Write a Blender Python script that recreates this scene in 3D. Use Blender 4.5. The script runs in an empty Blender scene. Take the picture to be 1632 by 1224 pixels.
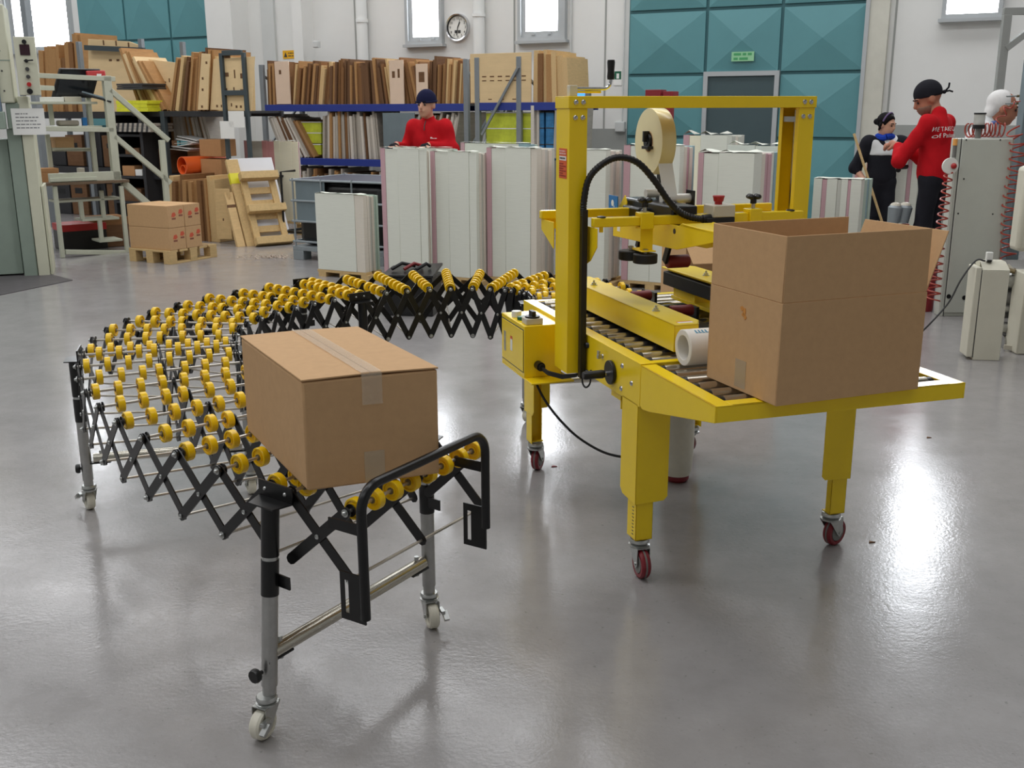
import bpy, bmesh, math, random
from mathutils import Vector as V, Matrix, Quaternion
random.seed(7)
SC = bpy.context.scene
COL = SC.collection
R = math.radians

# ------------------------------------------------------------------ camera
FPX, PITCH, ROLL, EYE = 1652.7, .2601, -.0034, 1.6
_fw = V((0, math.cos(PITCH), -math.sin(PITCH)))
_r0, _u0 = V((1, 0, 0)), V((0, math.sin(PITCH), math.cos(PITCH)))
_r = _r0 * math.cos(ROLL) + _u0 * math.sin(ROLL)
_u = _u0 * math.cos(ROLL) - _r0 * math.sin(ROLL)
cam_d = bpy.data.cameras.new('camera')
cam_d.sensor_width = 36
cam_d.lens = FPX / 1632 * 36
cam_d.clip_end = 200
cam = bpy.data.objects.new('camera', cam_d)
COL.objects.link(cam)
cam.matrix_world = Matrix(((_r.x, _u.x, -_fw.x, 0), (_r.y, _u.y, -_fw.y, 0), (_r.z, _u.z, -_fw.z, EYE), (0, 0, 0, 1)))
SC.camera = cam

# surveying helpers: where a line of sight meets a height, or a vertical plane of the place
def sight(px, py):
    return _fw + _r * ((px - 816) / FPX) + _u * ((612 - py) / FPX)
def at_z(px, py, z=0.):
    d = sight(px, py)
    return V((0, 0, EYE)) + d * ((z - EYE) / d.z)
def at_y(px, py, y):
    d = sight(px, py)
    return V((0, 0, EYE)) + d * (y / d.y)

# ------------------------------------------------------------------ hall frame (the back wall is turned against the camera)
WA = .487
WD, WN = V((math.cos(WA), -math.sin(WA), 0)), V((-math.sin(WA), -math.cos(WA), 0))   # along the wall, and out of it
W0 = V((0, 16.02, 0))
def wall_pt(t, n, z):
    return W0 + WD * t + WN * n + V((0, 0, z))
def on_wall(px, py, n=0.):                      # -> (t, z) on the plane n in front of the back wall
    d = sight(px, py)
    o = V((0, 0, EYE))
    k = ((W0 + WN * n - o).dot(WN)) / d.dot(WN)
    p = o + d * k
    return (p - W0).dot(WD), p.z
WROT = -WA                                      # z rotation of things that stand square to the wall

# ------------------------------------------------------------------ world and light
wd = bpy.data.worlds.new('world')
SC.world = wd
wd.use_nodes = True
wd.node_tree.nodes['Background'].inputs[0].default_value = (.85, .92, 1, 1)
wd.node_tree.nodes['Background'].inputs[1].default_value = .35
def area(name, t, n, z, st, sn, power, col):
    l = bpy.data.lights.new(name, 'AREA')
    l.shape = 'RECTANGLE'
    l.size, l.size_y, l.energy, l.color = st, sn, power, col
    o = bpy.data.objects.new(name, l)
    COL.objects.link(o)
    o.location = wall_pt(t, n, z)
    o.rotation_euler = (0, 0, WROT)
    return o
# rooflights: long strips of daylight under the roof, in rows
for n_, pw in ((2.2, 430), (7.2, 430), (12.2, 380), (17.2, 260)):
    area('rooflight_strip', -1.0, n_, 7.3, 22, 1.6, pw, (.97, .98, 1))
SC.view_settings.view_transform = 'Standard'
SC.view_settings.look = 'None'
SC.view_settings.exposure = 0.12
SC.view_settings.gamma = 1
SC.view_settings.use_curve_mapping = False

# ------------------------------------------------------------------ materials
MATS = {}
def s2l(c):
    return tuple(((x / 255) / 12.92 if x / 255 <= .04045 else ((x / 255 + .055) / 1.055) ** 2.4) for x in c)
def mat(name, rgb, rough=.5, metal=0., var=.0, vscale=8., bump=0., bscale=60., coat=0., spec=.5, emit=0., alpha=1., stretch=None, trans=0.):
    """principled material from an sRGB colour, with noise in value and relief"""
    m = bpy.data.materials.new(name)
    m.use_nodes = True
    nt = m.node_tree
    b = nt.nodes['Principled BSDF']
    c = s2l(rgb)
    b.inputs['Base Color'].default_value = (*c, 1)
    b.inputs['Roughness'].default_value = rough
    b.inputs['Metallic'].default_value = metal
    b.inputs['Specular IOR Level'].default_value = spec
    b.inputs['Coat Weight'].default_value = coat
    b.inputs['Coat Roughness'].default_value = .1
    b.inputs['Alpha'].default_value = alpha
    b.inputs['Transmission Weight'].default_value = trans
    if emit:
        b.inputs['Emission Color'].default_value = (*c, 1)
        b.inputs['Emission Strength'].default_value = emit
    if var or bump:
        tc = nt.nodes.new('ShaderNodeTexCoord')
        src = tc.outputs['Object']
        if stretch:
            mp = nt.nodes.new('ShaderNodeMapping')
            mp.inputs['Scale'].default_value = stretch
            nt.links.new(src, mp.inputs[0])
            src = mp.outputs[0]
        if var:
            n = nt.nodes.new('ShaderNodeTexNoise')
            n.inputs['Scale'].default_value = vscale
            n.inputs['Detail'].default_value = 5
            n.inputs['Roughness'].default_value = .65
            nt.links.new(src, n.inputs['Vector'])
            r = nt.nodes.new('ShaderNodeMapRange')
            r.inputs['From Min'].default_value, r.inputs['From Max'].default_value = .25, .75
            r.inputs['To Min'].default_value, r.inputs['To Max'].default_value = 1 - var, 1 + var
            nt.links.new(n.outputs['Fac'], r.inputs['Value'])
            mx = nt.nodes.new('ShaderNodeVectorMath')
            mx.operation = 'SCALE'
            mx.inputs[0].default_value = c
            nt.links.new(r.outputs[0], mx.inputs['Scale'])
            nt.links.new(mx.outputs[0], b.inputs['Base Color'])
        if bump:
            n2 = nt.nodes.new('ShaderNodeTexNoise')
            n2.inputs['Scale'].default_value = bscale
            n2.inputs['Detail'].default_value = 3
            nt.links.new(src, n2.inputs['Vector'])
            bp = nt.nodes.new('ShaderNodeBump')
            bp.inputs['Strength'].default_value = bump
            bp.inputs['Distance'].default_value = .004
            nt.links.new(n2.outputs['Fac'], bp.inputs['Height'])
            nt.links.new(bp.outputs[0], b.inputs['Normal'])
    MATS[name] = m
    return m
Mt = MATS

# ------------------------------------------------------------------ mesh builder
class MB:
    def __init__(s):
        s.v, s.f = [], []
    def add(s, vs, fs):
        o = len(s.v)
        s.v += [tuple(p) for p in vs]
        s.f += [tuple(i + o for i in f) for f in fs]
        return s
    def box(s, x0, x1, y0, y1, z0, z1):
        return s.add([(x0, y0, z0), (x1, y0, z0), (x1, y1, z0), (x0, y1, z0), (x0, y0, z1), (x1, y0, z1), (x1, y1, z1), (x0, y1, z1)],
                     [(0, 3, 2, 1), (4, 5, 6, 7), (0, 1, 5, 4), (1, 2, 6, 5), (2, 3, 7, 6), (3, 0, 4, 7)])
    def obox(s, c, a, b, d):                     # centre and three half-edge vectors
        c, a, b, d = V(c), V(a), V(b), V(d)
        if a.cross(b).dot(d) < 0:
            a, b = b, a
        P = [c + a * i + b * j + d * k for k in (-1, 1) for (i, j) in ((-1, -1), (1, -1), (1, 1), (-1, 1))]
        return s.add(P, [(0, 3, 2, 1), (4, 5, 6, 7), (0, 1, 5, 4), (1, 2, 6, 5), (2, 3, 7, 6), (3, 0, 4, 7)])
    def bar(s, p, q, w, h, up=(0, 0, 1)):        # rectangular bar from p to q, w across, h along up
        p, q, up = V(p), V(q), V(up)
        d = (q - p)
        x = d.cross(up)
        if x.length < 1e-6:
            x = d.cross(V((1, 0, 0)))
        x.normalize()
        y = x.cross(d).normalized()
        return s.obox((p + q) / 2, d / 2, x * (w / 2), y * (h / 2))
    def prism(s, pts, vec):
        P = [V(p) for p in pts]
        vec = V(vec)
        n = V((0, 0, 0))
        for i in range(len(P)):
            n += (P[i] - P[0]).cross(P[(i + 1) % len(P)] - P[0])
        if n.dot(vec) > 0:
            P.reverse()
        k = len(P)
        return s.add(P + [p + vec for p in P], [tuple(range(k)), tuple(reversed(range(k, 2 * k)))] +
                     [(i, i + k, (i + 1) % k + k, (i + 1) % k) for i in range(k)])
    def lathe(s, prof, o=(0, 0, 0), ax=(0, 0, 1), n=16, arc=None):   # prof: (radius, height) list
        o, ax = V(o), V(ax).normalized()
        x = ax.orthogonal().normalized()
        y = ax.cross(x)
        P = [o + ax * h + (x * math.cos(2 * math.pi * i / n) + y * math.sin(2 * math.pi * i / n)) * r for (r, h) in prof for i in range(n)]
        F = []
        for j in range(len(prof) - 1):
            for i in range(n):
                a, b = j * n + i, j * n + (i + 1) % n
                F.append((a, b, b + n, a + n))
        return s.add(P, F)
    def cyl(s, p, q, r, n=14, r2=None):
        p, q = V(p), V(q)
        L = (q - p).length
        r2 = r if r2 is None else r2
        o = len(s.v)
        s.lathe([(r, 0), (r2, L)], p, q - p, n)
        s.f += [tuple(o + i for i in reversed(range(n))), tuple(o + n + i for i in range(n))]
        return s
    def tube(s, pts, r, n=10, rs=None):
        P = [V(p) for p in pts]
        t0 = (P[1] - P[0]).normalized()
        x = t0.orthogonal().normalized()
        vs = []
        for i, p in enumerate(P):
            t = (P[min(i + 1, len(P) - 1)] - P[max(i - 1, 0)]).normalized()
            x = (x - t * x.dot(t)).normalized()
            y = t.cross(x)
            rr = rs[i] if rs else r
            vs += [p + (x * math.cos(2 * math.pi * k / n) + y * math.sin(2 * math.pi * k / n)) * rr for k in range(n)]
        fs = [(j * n + k, j * n + (k + 1) % n, (j + 1) * n + (k + 1) % n, (j + 1) * n + k) for j in range(len(P) - 1) for k in range(n)]
        fs += [tuple(reversed(range(n))), tuple((len(P) - 1) * n + k for k in range(n))]
        return s.add(vs, fs)
    def ball(s, c, r, n=12, m=8, sc=(1, 1, 1)):
        c = V(c)
        vs = [c + V((0, 0, -r * sc[2]))]
        for j in range(1, m):
            a = -math.pi / 2 + math.pi * j / m
            vs += [c + V((r * math.cos(a) * math.cos(2 * math.pi * i / n) * sc[0], r * math.cos(a) * math.sin(2 * math.pi * i / n) * sc[1], r * math.sin(a) * sc[2])) for i in range(n)]
        vs.append(c + V((0, 0, r * sc[2])))
        fs = [(0, 1 + (i + 1) % n, 1 + i) for i in range(n)]
        for j in range(m - 2):
            fs += [(1 + j * n + i, 1 + j * n + (i + 1) % n, 1 + (j + 1) * n + (i + 1) % n, 1 + (j + 1) * n + i) for i in range(n)]
        L = len(vs) - 1
        fs += [(1 + (m - 2) * n + i, 1 + (m - 2) * n + (i + 1) % n, L) for i in range(n)]
        return s.add(vs, fs)
    def mesh(s, name, m, smooth=35):
        me = bpy.data.meshes.new(name)
        me.from_pydata(s.v, [], s.f)
        if m:
            me.materials.append(m if not isinstance(m, str) else Mt[m])
        if smooth:
            me.polygons.foreach_set('use_smooth', [True] * len(me.polygons))
            me.set_sharp_from_angle(angle=R(smooth))
        me.update()
        return me
    def build(s, name, m, parent=None, bev=0., smooth=35):
        return link(name, s.mesh(name, m, smooth), parent, bev)

def link(name, me, parent=None, bev=0., mw=None):
    o = bpy.data.objects.new(name, me)
    COL.objects.link(o)
    if parent:
        o.parent = parent
    if mw is not None:
        o.matrix_local = mw
    if bev:
        b = o.modifiers.new('bevel', 'BEVEL')
        b.width, b.segments, b.limit_method, b.angle_limit = bev, 2, 'ANGLE', R(40)
        b.harden_normals = False
    return o
def tag(o, label=None, cat=None, group=None, kind=None):
    if label: o['label'] = label
    if cat: o['category'] = cat
    if group: o['group'] = group
    if kind: o['kind'] = kind
    return o
def thing(name, label, cat, loc=(0, 0, 0), rz=0., group=None):
    o = bpy.data.objects.new(name, None)
    o.empty_display_size = .1
    COL.objects.link(o)
    o.location = loc
    o.rotation_euler = (0, 0, rz)
    return tag(o, label, cat, group)
def struct(o):
    return tag(o, kind='structure')
def copy_tree(o, parent=None):
    c = o.copy()
    COL.objects.link(c)
    c.parent = parent
    for ch in list(o.children):
        copy_tree(ch, c)
    return c
def wallthing(name, label, cat, t, n, z=0., group=None, rz=0.):   # a thing standing square to the back wall: local x along it, local y away from the hall
    return thing(name, label, cat, wall_pt(t, n, z), WROT + rz, group)
def frame_mat(x, y, z):                          # matrix from axes
    return Matrix(((x[0], y[0], z[0], 0), (x[1], y[1], z[1], 0), (x[2], y[2], z[2], 0), (0, 0, 0, 1)))
def text_mesh(txt, size, m, parent, loc, rot=(R(90), 0, 0), name='lettering', ext=.0005, align='CENTER', space=1.):
    cu = bpy.data.curves.new(name, 'FONT')
    cu.body, cu.size, cu.extrude, cu.align_x, cu.align_y = txt, size, ext, align, 'CENTER'
    cu.space_line = space
    cu.resolution_u = 3
    t_ = bpy.data.objects.new(name, cu)
    me = bpy.data.meshes.new_from_object(t_)
    bpy.data.objects.remove(t_)
    me.materials.clear()
    me.materials.append(Mt[m])
    o = link(name, me, parent)
    o.location = loc
    o.rotation_euler = rot
    o['kind'] = 'stuff'
    return o
def print_lines(parent, m, org, ux, uz, rows, h, name='print_lines'):
    """rows of small word-like dashes, too fine to read: org lower left, ux/uz unit vectors, rows = [(offset up, width)]"""
    org, ux, uz = V(org), V(ux), V(uz)
    nn = ux.cross(uz)
    mb = MB()
    for (zz, wd_) in rows:
        x = 0.
        while x < wd_ - h:
            w_ = min(random.uniform(1.2, 4.5) * h, wd_ - x)
            mb.obox(org + ux * (x + w_ / 2) + uz * zz, ux * (w_ / 2), uz * (h / 2), nn * .0004)
            x += w_ + h * .7
    return tag(mb.build(name, m, parent, smooth=0), kind='stuff')
def plane(p0, d):                                # vertical plane through p0 along d: pixel -> (distance along d, height)
    p0, d = V(p0), V(d).normalized()
    nn = V((d.y, -d.x, 0))
    def f_(px, py):
        e = sight(px, py)
        k = (p0 - V((0, 0, EYE))).dot(nn) / e.dot(nn)
        q = V((0, 0, EYE)) + e * k
        return (q - p0).dot(d), q.z
    return f_
def survey(pl, pr, ps, yb, yt, d=None, z0=0.):   # a block standing square to d: base corner, width, depth, top height
    d = (d or WD).normalized()
    e = V((-d.y, d.x, 0))
    p0 = at_z(pl, yb, z0)
    f_ = plane(p0, d)
    w_ = f_(pr, yb)[0]
    dep = plane(p0 + d * w_, e)(ps, yb - 2)[0]
    return p0, w_, dep, f_(pl, yt)[1], math.atan2(d.y, d.x)

# plain stock
mat('black_paint', (13, 13, 14), .3, var=.15, vscale=30)
mat('black_rubber', (15, 15, 16), .6)
mat('black_plastic', (16, 16, 17), .38)
mat('zinc', (188, 190, 188), .28, .9, var=.08, vscale=40)
mat('steel_rod', (196, 190, 180), .3, .75, var=.1, vscale=30)
mat('steel_tube', (176, 176, 174), .3, .8, var=.12, vscale=25)
mat('tube_bright', (196, 192, 180), .2, .95, var=.1, vscale=12)
mat('chrome', (210, 210, 212), .15, 1.)
mat('roller_steel', (178, 172, 160), .24, .95)
mat('machine_yellow', (250, 215, 28), .25, var=.02, vscale=15, bump=.04, bscale=300, spec=.5)
mat('wheel_yellow', (250, 204, 16), .25, spec=.5)
mat('wheel_hub', (120, 104, 70), .45, .3)
mat('nylon_white', (226, 222, 206), .45, var=.05, vscale=30)
mat('red_rubber', (126, 34, 34), .5)
mat('caster_red', (128, 30, 40), .42)
mat('caster_grey', (120, 120, 116), .5)
mat('cardboard', (200, 162, 120), .8, var=.05, vscale=35, bump=.05, bscale=220, spec=.2)
mat('cardboard_inner', (196, 156, 112), .85, var=.05, vscale=25, spec=.2)
mat('cardboard_dark', (182, 136, 94), .8, var=.07, vscale=20, spec=.2)
mat('white_plastic', (236, 236, 230), .4)
mat('cream_plastic', (206, 200, 184), .45)
mat('paper_white', (240, 240, 236), .7)
mat('red_plastic', (176, 34, 34), .4)
mat('green_plastic', (18, 96, 70), .4)
mat('orange_label', (222, 92, 34), .5)
mat('print_dark', (60, 60, 60), .6)
mat('print_blue', (70, 140, 170), .6)
mat('blue_label', (40, 120, 190), .5)
# ================================================================== the setting
def floor_material():
    m = mat('floor_epoxy', (150, 149, 147), .22)
    nt = m.node_tree
    b = nt.nodes['Principled BSDF']
    tc = nt.nodes.new('ShaderNodeTexCoord')
    def noise(scale, detail=5, rough=.6):
        n = nt.nodes.new('ShaderNodeTexNoise')
        n.inputs['Scale'].default_value, n.inputs['Detail'].default_value, n.inputs['Roughness'].default_value = scale, detail, rough
        nt.links.new(tc.outputs['Object'], n.inputs['Vector'])
        return n.outputs['Fac']
    def rng(src, a, b_, c, d):
        r = nt.nodes.new('ShaderNodeMapRange')
        for k, v_ in zip(('From Min', 'From Max', 'To Min', 'To Max'), (a, b_, c, d)):
            r.inputs[k].default_value = v_
        nt.links.new(src, r.inputs['Value'])
        return r.outputs[0]
    def mul(a, b_, op='MULTIPLY'):
        k = nt.nodes.new('ShaderNodeMath')
        k.operation = op
        nt.links.new(a, k.inputs[0])
        nt.links.new(b_, k.inputs[1])
        return k.outputs[0]
    big = rng(noise(.55, 4), .3, .7, .90, 1.08)
    mid = rng(noise(5., 8, .7), .3, .7, .89, 1.08)
    speck = rng(noise(55., 3, .5), .66, .74, 1., .72)
    scuff = rng(noise(14., 9, .75), .62, .72, 1., .88)
    val = mul(mul(big, mid), mul(speck, scuff))
    sc = nt.nodes.new('ShaderNodeVectorMath')
    sc.operation = 'SCALE'
    sc.inputs[0].default_value = s2l((152, 149, 148))
    nt.links.new(val, sc.inputs['Scale'])
    nt.links.new(sc.outputs[0], b.inputs['Base Color'])
    nt.links.new(rng(noise(3., 6, .7), .3, .7, .12, .23), b.inputs['Roughness'])
    b.inputs['Specular IOR Level'].default_value = .6
    bp = nt.nodes.new('ShaderNodeBump')
    bp.inputs['Strength'].default_value, bp.inputs['Distance'].default_value = .05, .01
    nt.links.new(mul(noise(9., 2), noise(70., 2), 'ADD'), bp.inputs['Height'])
    nt.links.new(bp.outputs[0], b.inputs['Normal'])
    return m
floor_material()
mat('wall_white', (228, 228, 225), .85, var=.035, vscale=1.2)
mat('wall_grey', (158, 160, 156), .8, var=.05, vscale=2)
mat('wall_raw', (206, 204, 192), .85, var=.09, vscale=2.5)
mat('wall_rib', (206, 208, 206), .8, var=.03, vscale=2)
mat('pipe_white', (232, 234, 232), .5)
mat('gate_teal', (92, 146, 152), .5, var=.04, vscale=3)
mat('gate_frame', (62, 108, 114), .55)
mat('gate_door', (66, 84, 88), .5, var=.03)
mat('alu_frame', (184, 188, 190), .45, .3)
mat('daylight', (246, 250, 255), .5, emit=12.)
mat('roof', (200, 200, 196), .9)

RT0, RT1, RN1, RH = -19., 17., 23., 7.6
def wallbox(name, t0, t1, n0, n1, z0, z1, m, parent=None, bev=0.):
    mb = MB()
    P = [wall_pt(t, n, z) for z in (z0, z1) for (t, n) in ((t0, n0), (t1, n0), (t1, n1), (t0, n1))]
    mb.add(P, [(0, 1, 2, 3), (7, 6, 5, 4), (4, 5, 1, 0), (5, 6, 2, 1), (6, 7, 3, 2), (7, 4, 0, 3)])
    return mb.build(name, m, parent, bev)
struct(wallbox('floor', RT0, RT1, 0, RN1, -.1, 0, 'floor_epoxy'))
struct(wallbox('ceiling', RT0, RT1, 0, RN1, RH, RH + .1, 'roof'))
back = struct(wallbox('wall_back', RT0, RT1, -.2, 0, 0, RH, 'wall_white'))
struct(wallbox('wall_left', RT0 - .2, RT0, 0, RN1, 0, RH, 'wall_white'))
struct(wallbox('wall_right', RT1, RT1 + .2, 0, RN1, 0, RH, 'wall_white'))
struct(wallbox('wall_front', RT0, RT1, RN1, RN1 + .2, 0, RH, 'wall_white'))

def wt(px, py=100, n=0.):
    return on_wall(px, py, n)[0]
def wz(px, py, n=0.):
    return on_wall(px, py, n)[1]
# grey painted dado on the wall between the racks and the gate, and right of the gate
zd = wz(960, 205)
g1a, g1b = wt(1004, 60), wt(1386, 20)
struct(wallbox('trim_1', wt(760), g1a - .02, 0, .012, 0, zd, 'wall_grey'))
struct(wallbox('trim_2', g1b + .26, RT1, 0, .012, 0, wz(1400, 199), 'wall_grey'))
# pilasters, ribs and panel joints of the precast wall
struct(wallbox('trim_3', wt(358, 60), wt(398, 60), 0, .42, 0, RH, 'wall_white'))
struct(wallbox('trim_4', wt(421, 60), wt(441, 60), 0, .05, 0, RH, 'wall_rib'))
struct(wallbox('trim_5', wt(486, 60), wt(501, 60), 0, .30, 0, RH, 'wall_white'))
struct(wallbox('trim_6', g1b + .02, g1b + .25, 0, .10, 0, RH, 'wall_raw'))
for k, px in enumerate((567, 820, 965, 1425)):
    t = wt(px, 60)
    struct(wallbox('trim_%d' % (k + 7), t - .012, t + .012, 0, .006, 0, RH, 'wall_grey'))
# teal steel gates made of creased panels
def gate(name, ts, zs, skip=()):
    o = struct(wallbox(name, ts[0], ts[-1], .0, .03, zs[0], zs[-1], 'gate_frame'))
    for i in range(len(ts) - 1):
        for j in range(len(zs) - 1):
            if (i, j) in skip:
                continue
            a, b, c, d = ts[i] + .022, ts[i + 1] - .022, zs[j] + .022, zs[j + 1] - .022
            mb = MB()
            P = [wall_pt(a, .055, c), wall_pt(b, .055, c), wall_pt(b, .055, d), wall_pt(a, .055, d), wall_pt((a + b) / 2, .115, (c + d) / 2),
                 wall_pt(a, .03, c), wall_pt(b, .03, c), wall_pt(b, .03, d), wall_pt(a, .03, d)]
            mb.add(P, [(0, 1, 4), (1, 2, 4), (2, 3, 4), (3, 0, 4), (5, 6, 1, 0), (6, 7, 2, 1), (7, 8, 3, 2), (8, 5, 0, 3)])
            mb.build('panel', 'gate_teal', o, smooth=0)
    return o
c1, c2 = wt(1128, 60), wt(1247, 60)
zr = wz(1310, 115)
rh = zr - wz(1335, 221)
zs = [zr - 2 * rh, zr - rh, zr, zr + rh, zr + 2 * rh, zr + 3 * rh]
zs[0] = .03
g1 = gate('door_1', [g1a, c1, c2, g1b], zs, skip=((1, 0), (1, 1)))
g1m = MB()
def wq(mb, t0, t1, n0, n1, z0, z1):
    P = [wall_pt(t, n, z) for z in (z0, z1) for (t, n) in ((t0, n0), (t1, n0), (t1, n1), (t0, n1))]
    return mb.add(P, [(0, 1, 2, 3), (7, 6, 5, 4), (4, 5, 1, 0), (5, 6, 2, 1), (6, 7, 3, 2), (7, 4, 0, 3)])
wq(MB(), c1 + .05, c2 - .05, .03, .06, .03, zr - .03).build('wicket_leaf', 'gate_door', g1)
f = MB()
wq(f, c1 - .01, c1 + .05, .03, .09, .03, zr + .03)
wq(f, c2 - .05, c2 + .01, .03, .09, .03, zr + .03)
wq(f, c1 + .05, c2 - .05, .03, .09, zr - .03, zr + .03)
f.build('wicket_frame', 'alu_frame', g1)
f = MB()
wq(f, g1b - .03, g1b + .02, .03, .12, 0, zs[-1])
f.build('edge_strip', 'alu_frame', g1)
l0, l1 = wt(128, 30), wt(355, 40)
la, lb = wt(202, 30), wt(274, 30)
zl = wz(280, 62)
lh = 1.5
g2 = gate('door_2', [l0, la, lb, l1], [zl - 2 * lh, zl - lh, zl, zl + lh, zl + 2 * lh])
wq(MB(), l1, l1 + .08, .0, .14, 0, zl + 2 * lh).build('edge_strip', 'alu_frame', g2)

# windows: deep aluminium frames, bright daylight in the panes; the far-left one is added
def window(name, px0, px1, gx0, gx1, pyb, gyb, top, wide=.05):
    t0, zb = on_wall(px0, pyb)
    t1 = wt(px1, pyb)
    a, zg = on_wall(gx0, gyb)
    b = wt(gx1, gyb)
    o = struct(wallbox(name, t0, t1, 0, .01, zb, top, 'alu_frame'))
    f = MB()
    wq(f, t0, t0 + .05, .01, .09, zb, top); wq(f, t1 - .05, t1, .01, .09, zb, top)
    wq(f, t0 + .05, t1 - .05, .01, .09, top - .05, top); wq(f, t0 + .05, t1 - .05, .01, .09, zb, zb + .05)
    f.build('outer_frame', 'alu_frame', o)
    f = MB()
    wq(f, t0 + .05, a, .01, .05, zb + .05, top - .05); wq(f, b, t1 - .05, .01, .05, zb + .05, top - .05)
    wq(f, a, b, .01, .05, zb + .05, zg); wq(f, a, b, .01, .05, top - .14, top - .05)
    f.build('sash', 'alu_frame', o)
    wq(MB(), a, b, .012, .03, zg, top - .14).build('pane', 'daylight', o)
    for q in (.25, .75):
        wq(MB(), a + (b - a) * q - .03, a + (b - a) * q + .03, .05, .07, zg - .05, zg - .02).build('handle', 'alu_frame', o)
    s = MB()
    wq(s, t0 - .03, t1 + .03, .0, .12, zb - .04, zb)
    s.build('window_sill', 'alu_frame', o)
    return o
window('window_1', 651, 709, 661, 704, 72, 60, 5.2)
window('window_2', 829, 904, 840, 891, 66, 51, 5.2)
window('window_3', 1501, 1597, 1508, 1592, 31, 24, 5.2)
window('added_window', 20, 122, 30, 116, 84, 76, 5.4)  # added glowing pane on plain white wall, brings light in from the left
# ================================================================== flexible skate-wheel conveyor
CZ, CW, BAR = .665, .575, .276                  # axle height, width over the side bars, length of a scissor bar
ctrl = [(-.22, 2.21), (-.399, 2.36), (-.780, 2.647), (-1.078, 2.92), (-1.331, 3.235), (-1.531, 3.568), (-1.686, 3.956), (-1.765, 4.35), (-1.752, 4.7),
        (-1.645, 5.06), (-1.46, 5.40), (-1.20, 5.69), (-.85, 5.93), (-.45, 6.06), (-.04, 6.06), (.31, 5.93), (.55, 5.68), (.665, 5.38), (.70, 5.05), (.73, 4.75)]
pth = []
for i in range(1, len(ctrl) - 2):
    p0, p1, p2, p3 = (V((*c, 0)) for c in ctrl[i - 1:i + 3])
    for k in range(40):
        t = k / 40
        pth.append(.5 * ((2 * p1) + (p2 - p0) * t + (2 * p0 - 5 * p1 + 4 * p2 - p3) * t * t + (3 * p1 - p0 - 3 * p2 + p3) * t ** 3))
acc = [0.]
for i in range(1, len(pth)):
    acc.append(acc[-1] + (pth[i] - pth[i - 1]).length)
def along(s):
    i = max(1, min(len(acc) - 1, next((k for k in range(len(acc)) if acc[k] >= s), len(acc) - 1)))
    t = (s - acc[i - 1]) / (acc[i] - acc[i - 1])
    p = pth[i - 1].lerp(pth[i], t)
    a, b = max(0, i - 12), min(len(pth) - 1, i + 12)
    d = (pth[b] - pth[a]).normalized()
    return p, d
SS = [0, .21, .285]
while len(SS) < 11: SS.append(SS[-1] + .204)
SS += [SS[-1] + .204, SS[-1] + .274]
while len(SS) < 22: SS.append(SS[-1] + .204)
SS += [SS[-1] + .07]
while SS[-1] + .204 < acc[-1] - .1: SS.append(SS[-1] + .204)
SS.append(SS[-1] + .075)
AX = []                                          # (outer top, inner top, travel direction)
for k_, s in enumerate(SS):
    p, d = along(s)
    d = Matrix.Rotation(R((5, 4, 3.5, 2, 1)[k_] if k_ < 5 else 0), 3, 'Z') @ d
    nrm = V((d.y, -d.x, 0))                      # towards the inside of the bend
    zc = CZ - .013 * max(0., 1 - s / 1.6)           # the free end stands a little lower
    AX.append((p + V((0, 0, zc)), p + nrm * CW + V((0, 0, zc)), d))
conv = thing('flexible_conveyor', 'expandable flexible conveyor of yellow skate wheels on black scissor bars, curving across the floor', 'conveyor', (AX[1][0].x, AX[1][0].y, 0))
CO = V(conv.location)
def L(p): return V(p) - CO
# wheel: rim, recessed web, hub, along local z
wh = MB()
wh.lathe([(.009, -.010), (.0135, -.010), (.0135, -.007), (.0210, -.007), (.0223, -.0108), (.0266, -.0108), (.0280, -.009), (.0280, .009), (.0266, .0108), (.0223, .0108), (.0210, .007), (.0135, .007), (.0135, .010), (.009, .010)], n=24)
wheel_me = wh.mesh('wheel', 'wheel_yellow')
hub = MB().lathe([(.0045, -.0125), (.0092, -.0125), (.0092, .0125), (.0045, .0125)], n=12)
hub_me = hub.mesh('wheel_hub', 'wheel_hub')
bolt = MB().lathe([(.0, .010), (.0035, .0095), (.0055, .007), (.0062, .004), (.0062, .002), (.0105, .002), (.0105, 0)], n=12)
bolt_me = bolt.mesh('bolt', 'zinc')
rivet_me = MB().lathe([(.0, .002), (.003, .002), (.0045, .004), (.0065, .003), (.007, 0)], n=12).mesh('rivet', 'zinc')
washer_me = MB().lathe([(.0, .004), (.010, .004), (.0165, .003), (.0165, 0)], n=14).mesh('spacer', 'black_plastic')
def orient(p, ax):
    return Matrix.Translation(p) @ V(ax).to_track_quat('Z', 'Y').to_matrix().to_4x4()
def plate_bar(p, q, w=.030, t=.004, ax=(1, 0, 0), name='scissor_bar', m='black_paint'):
    # flat bar with rounded ends from p to q, lying square to ax
    p, q, ax = V(p), V(q), V(ax).normalized()
    d = (q - p).normalized()
    s = ax.cross(d).normalized()
    d = s.cross(ax)
    pts = []
    for (c, sg) in ((p, -1), (q, 1)):
        for k in range(5):
            a = math.pi * (k / 4 - .5)
            pts.append(c + d * (sg * math.cos(a) * w / 2) + s * (math.sin(a) * w / 2 * sg))
    return MB().prism([x - ax * (t / 2) for x in pts], ax * t).build(name, m, conv)
LEGPAIR = ((1, 2), (11, 12), (21, 22), (len(AX) - 2, len(AX) - 1))
def is_pair(i): return any(a == i for a, b in LEGPAIR)
SIDES = []
for frac in (0., .5, 1.):
    T = [a.lerp(b, frac) for a, b, d in AX]
    SIDES.append(T)
drop = []
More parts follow.
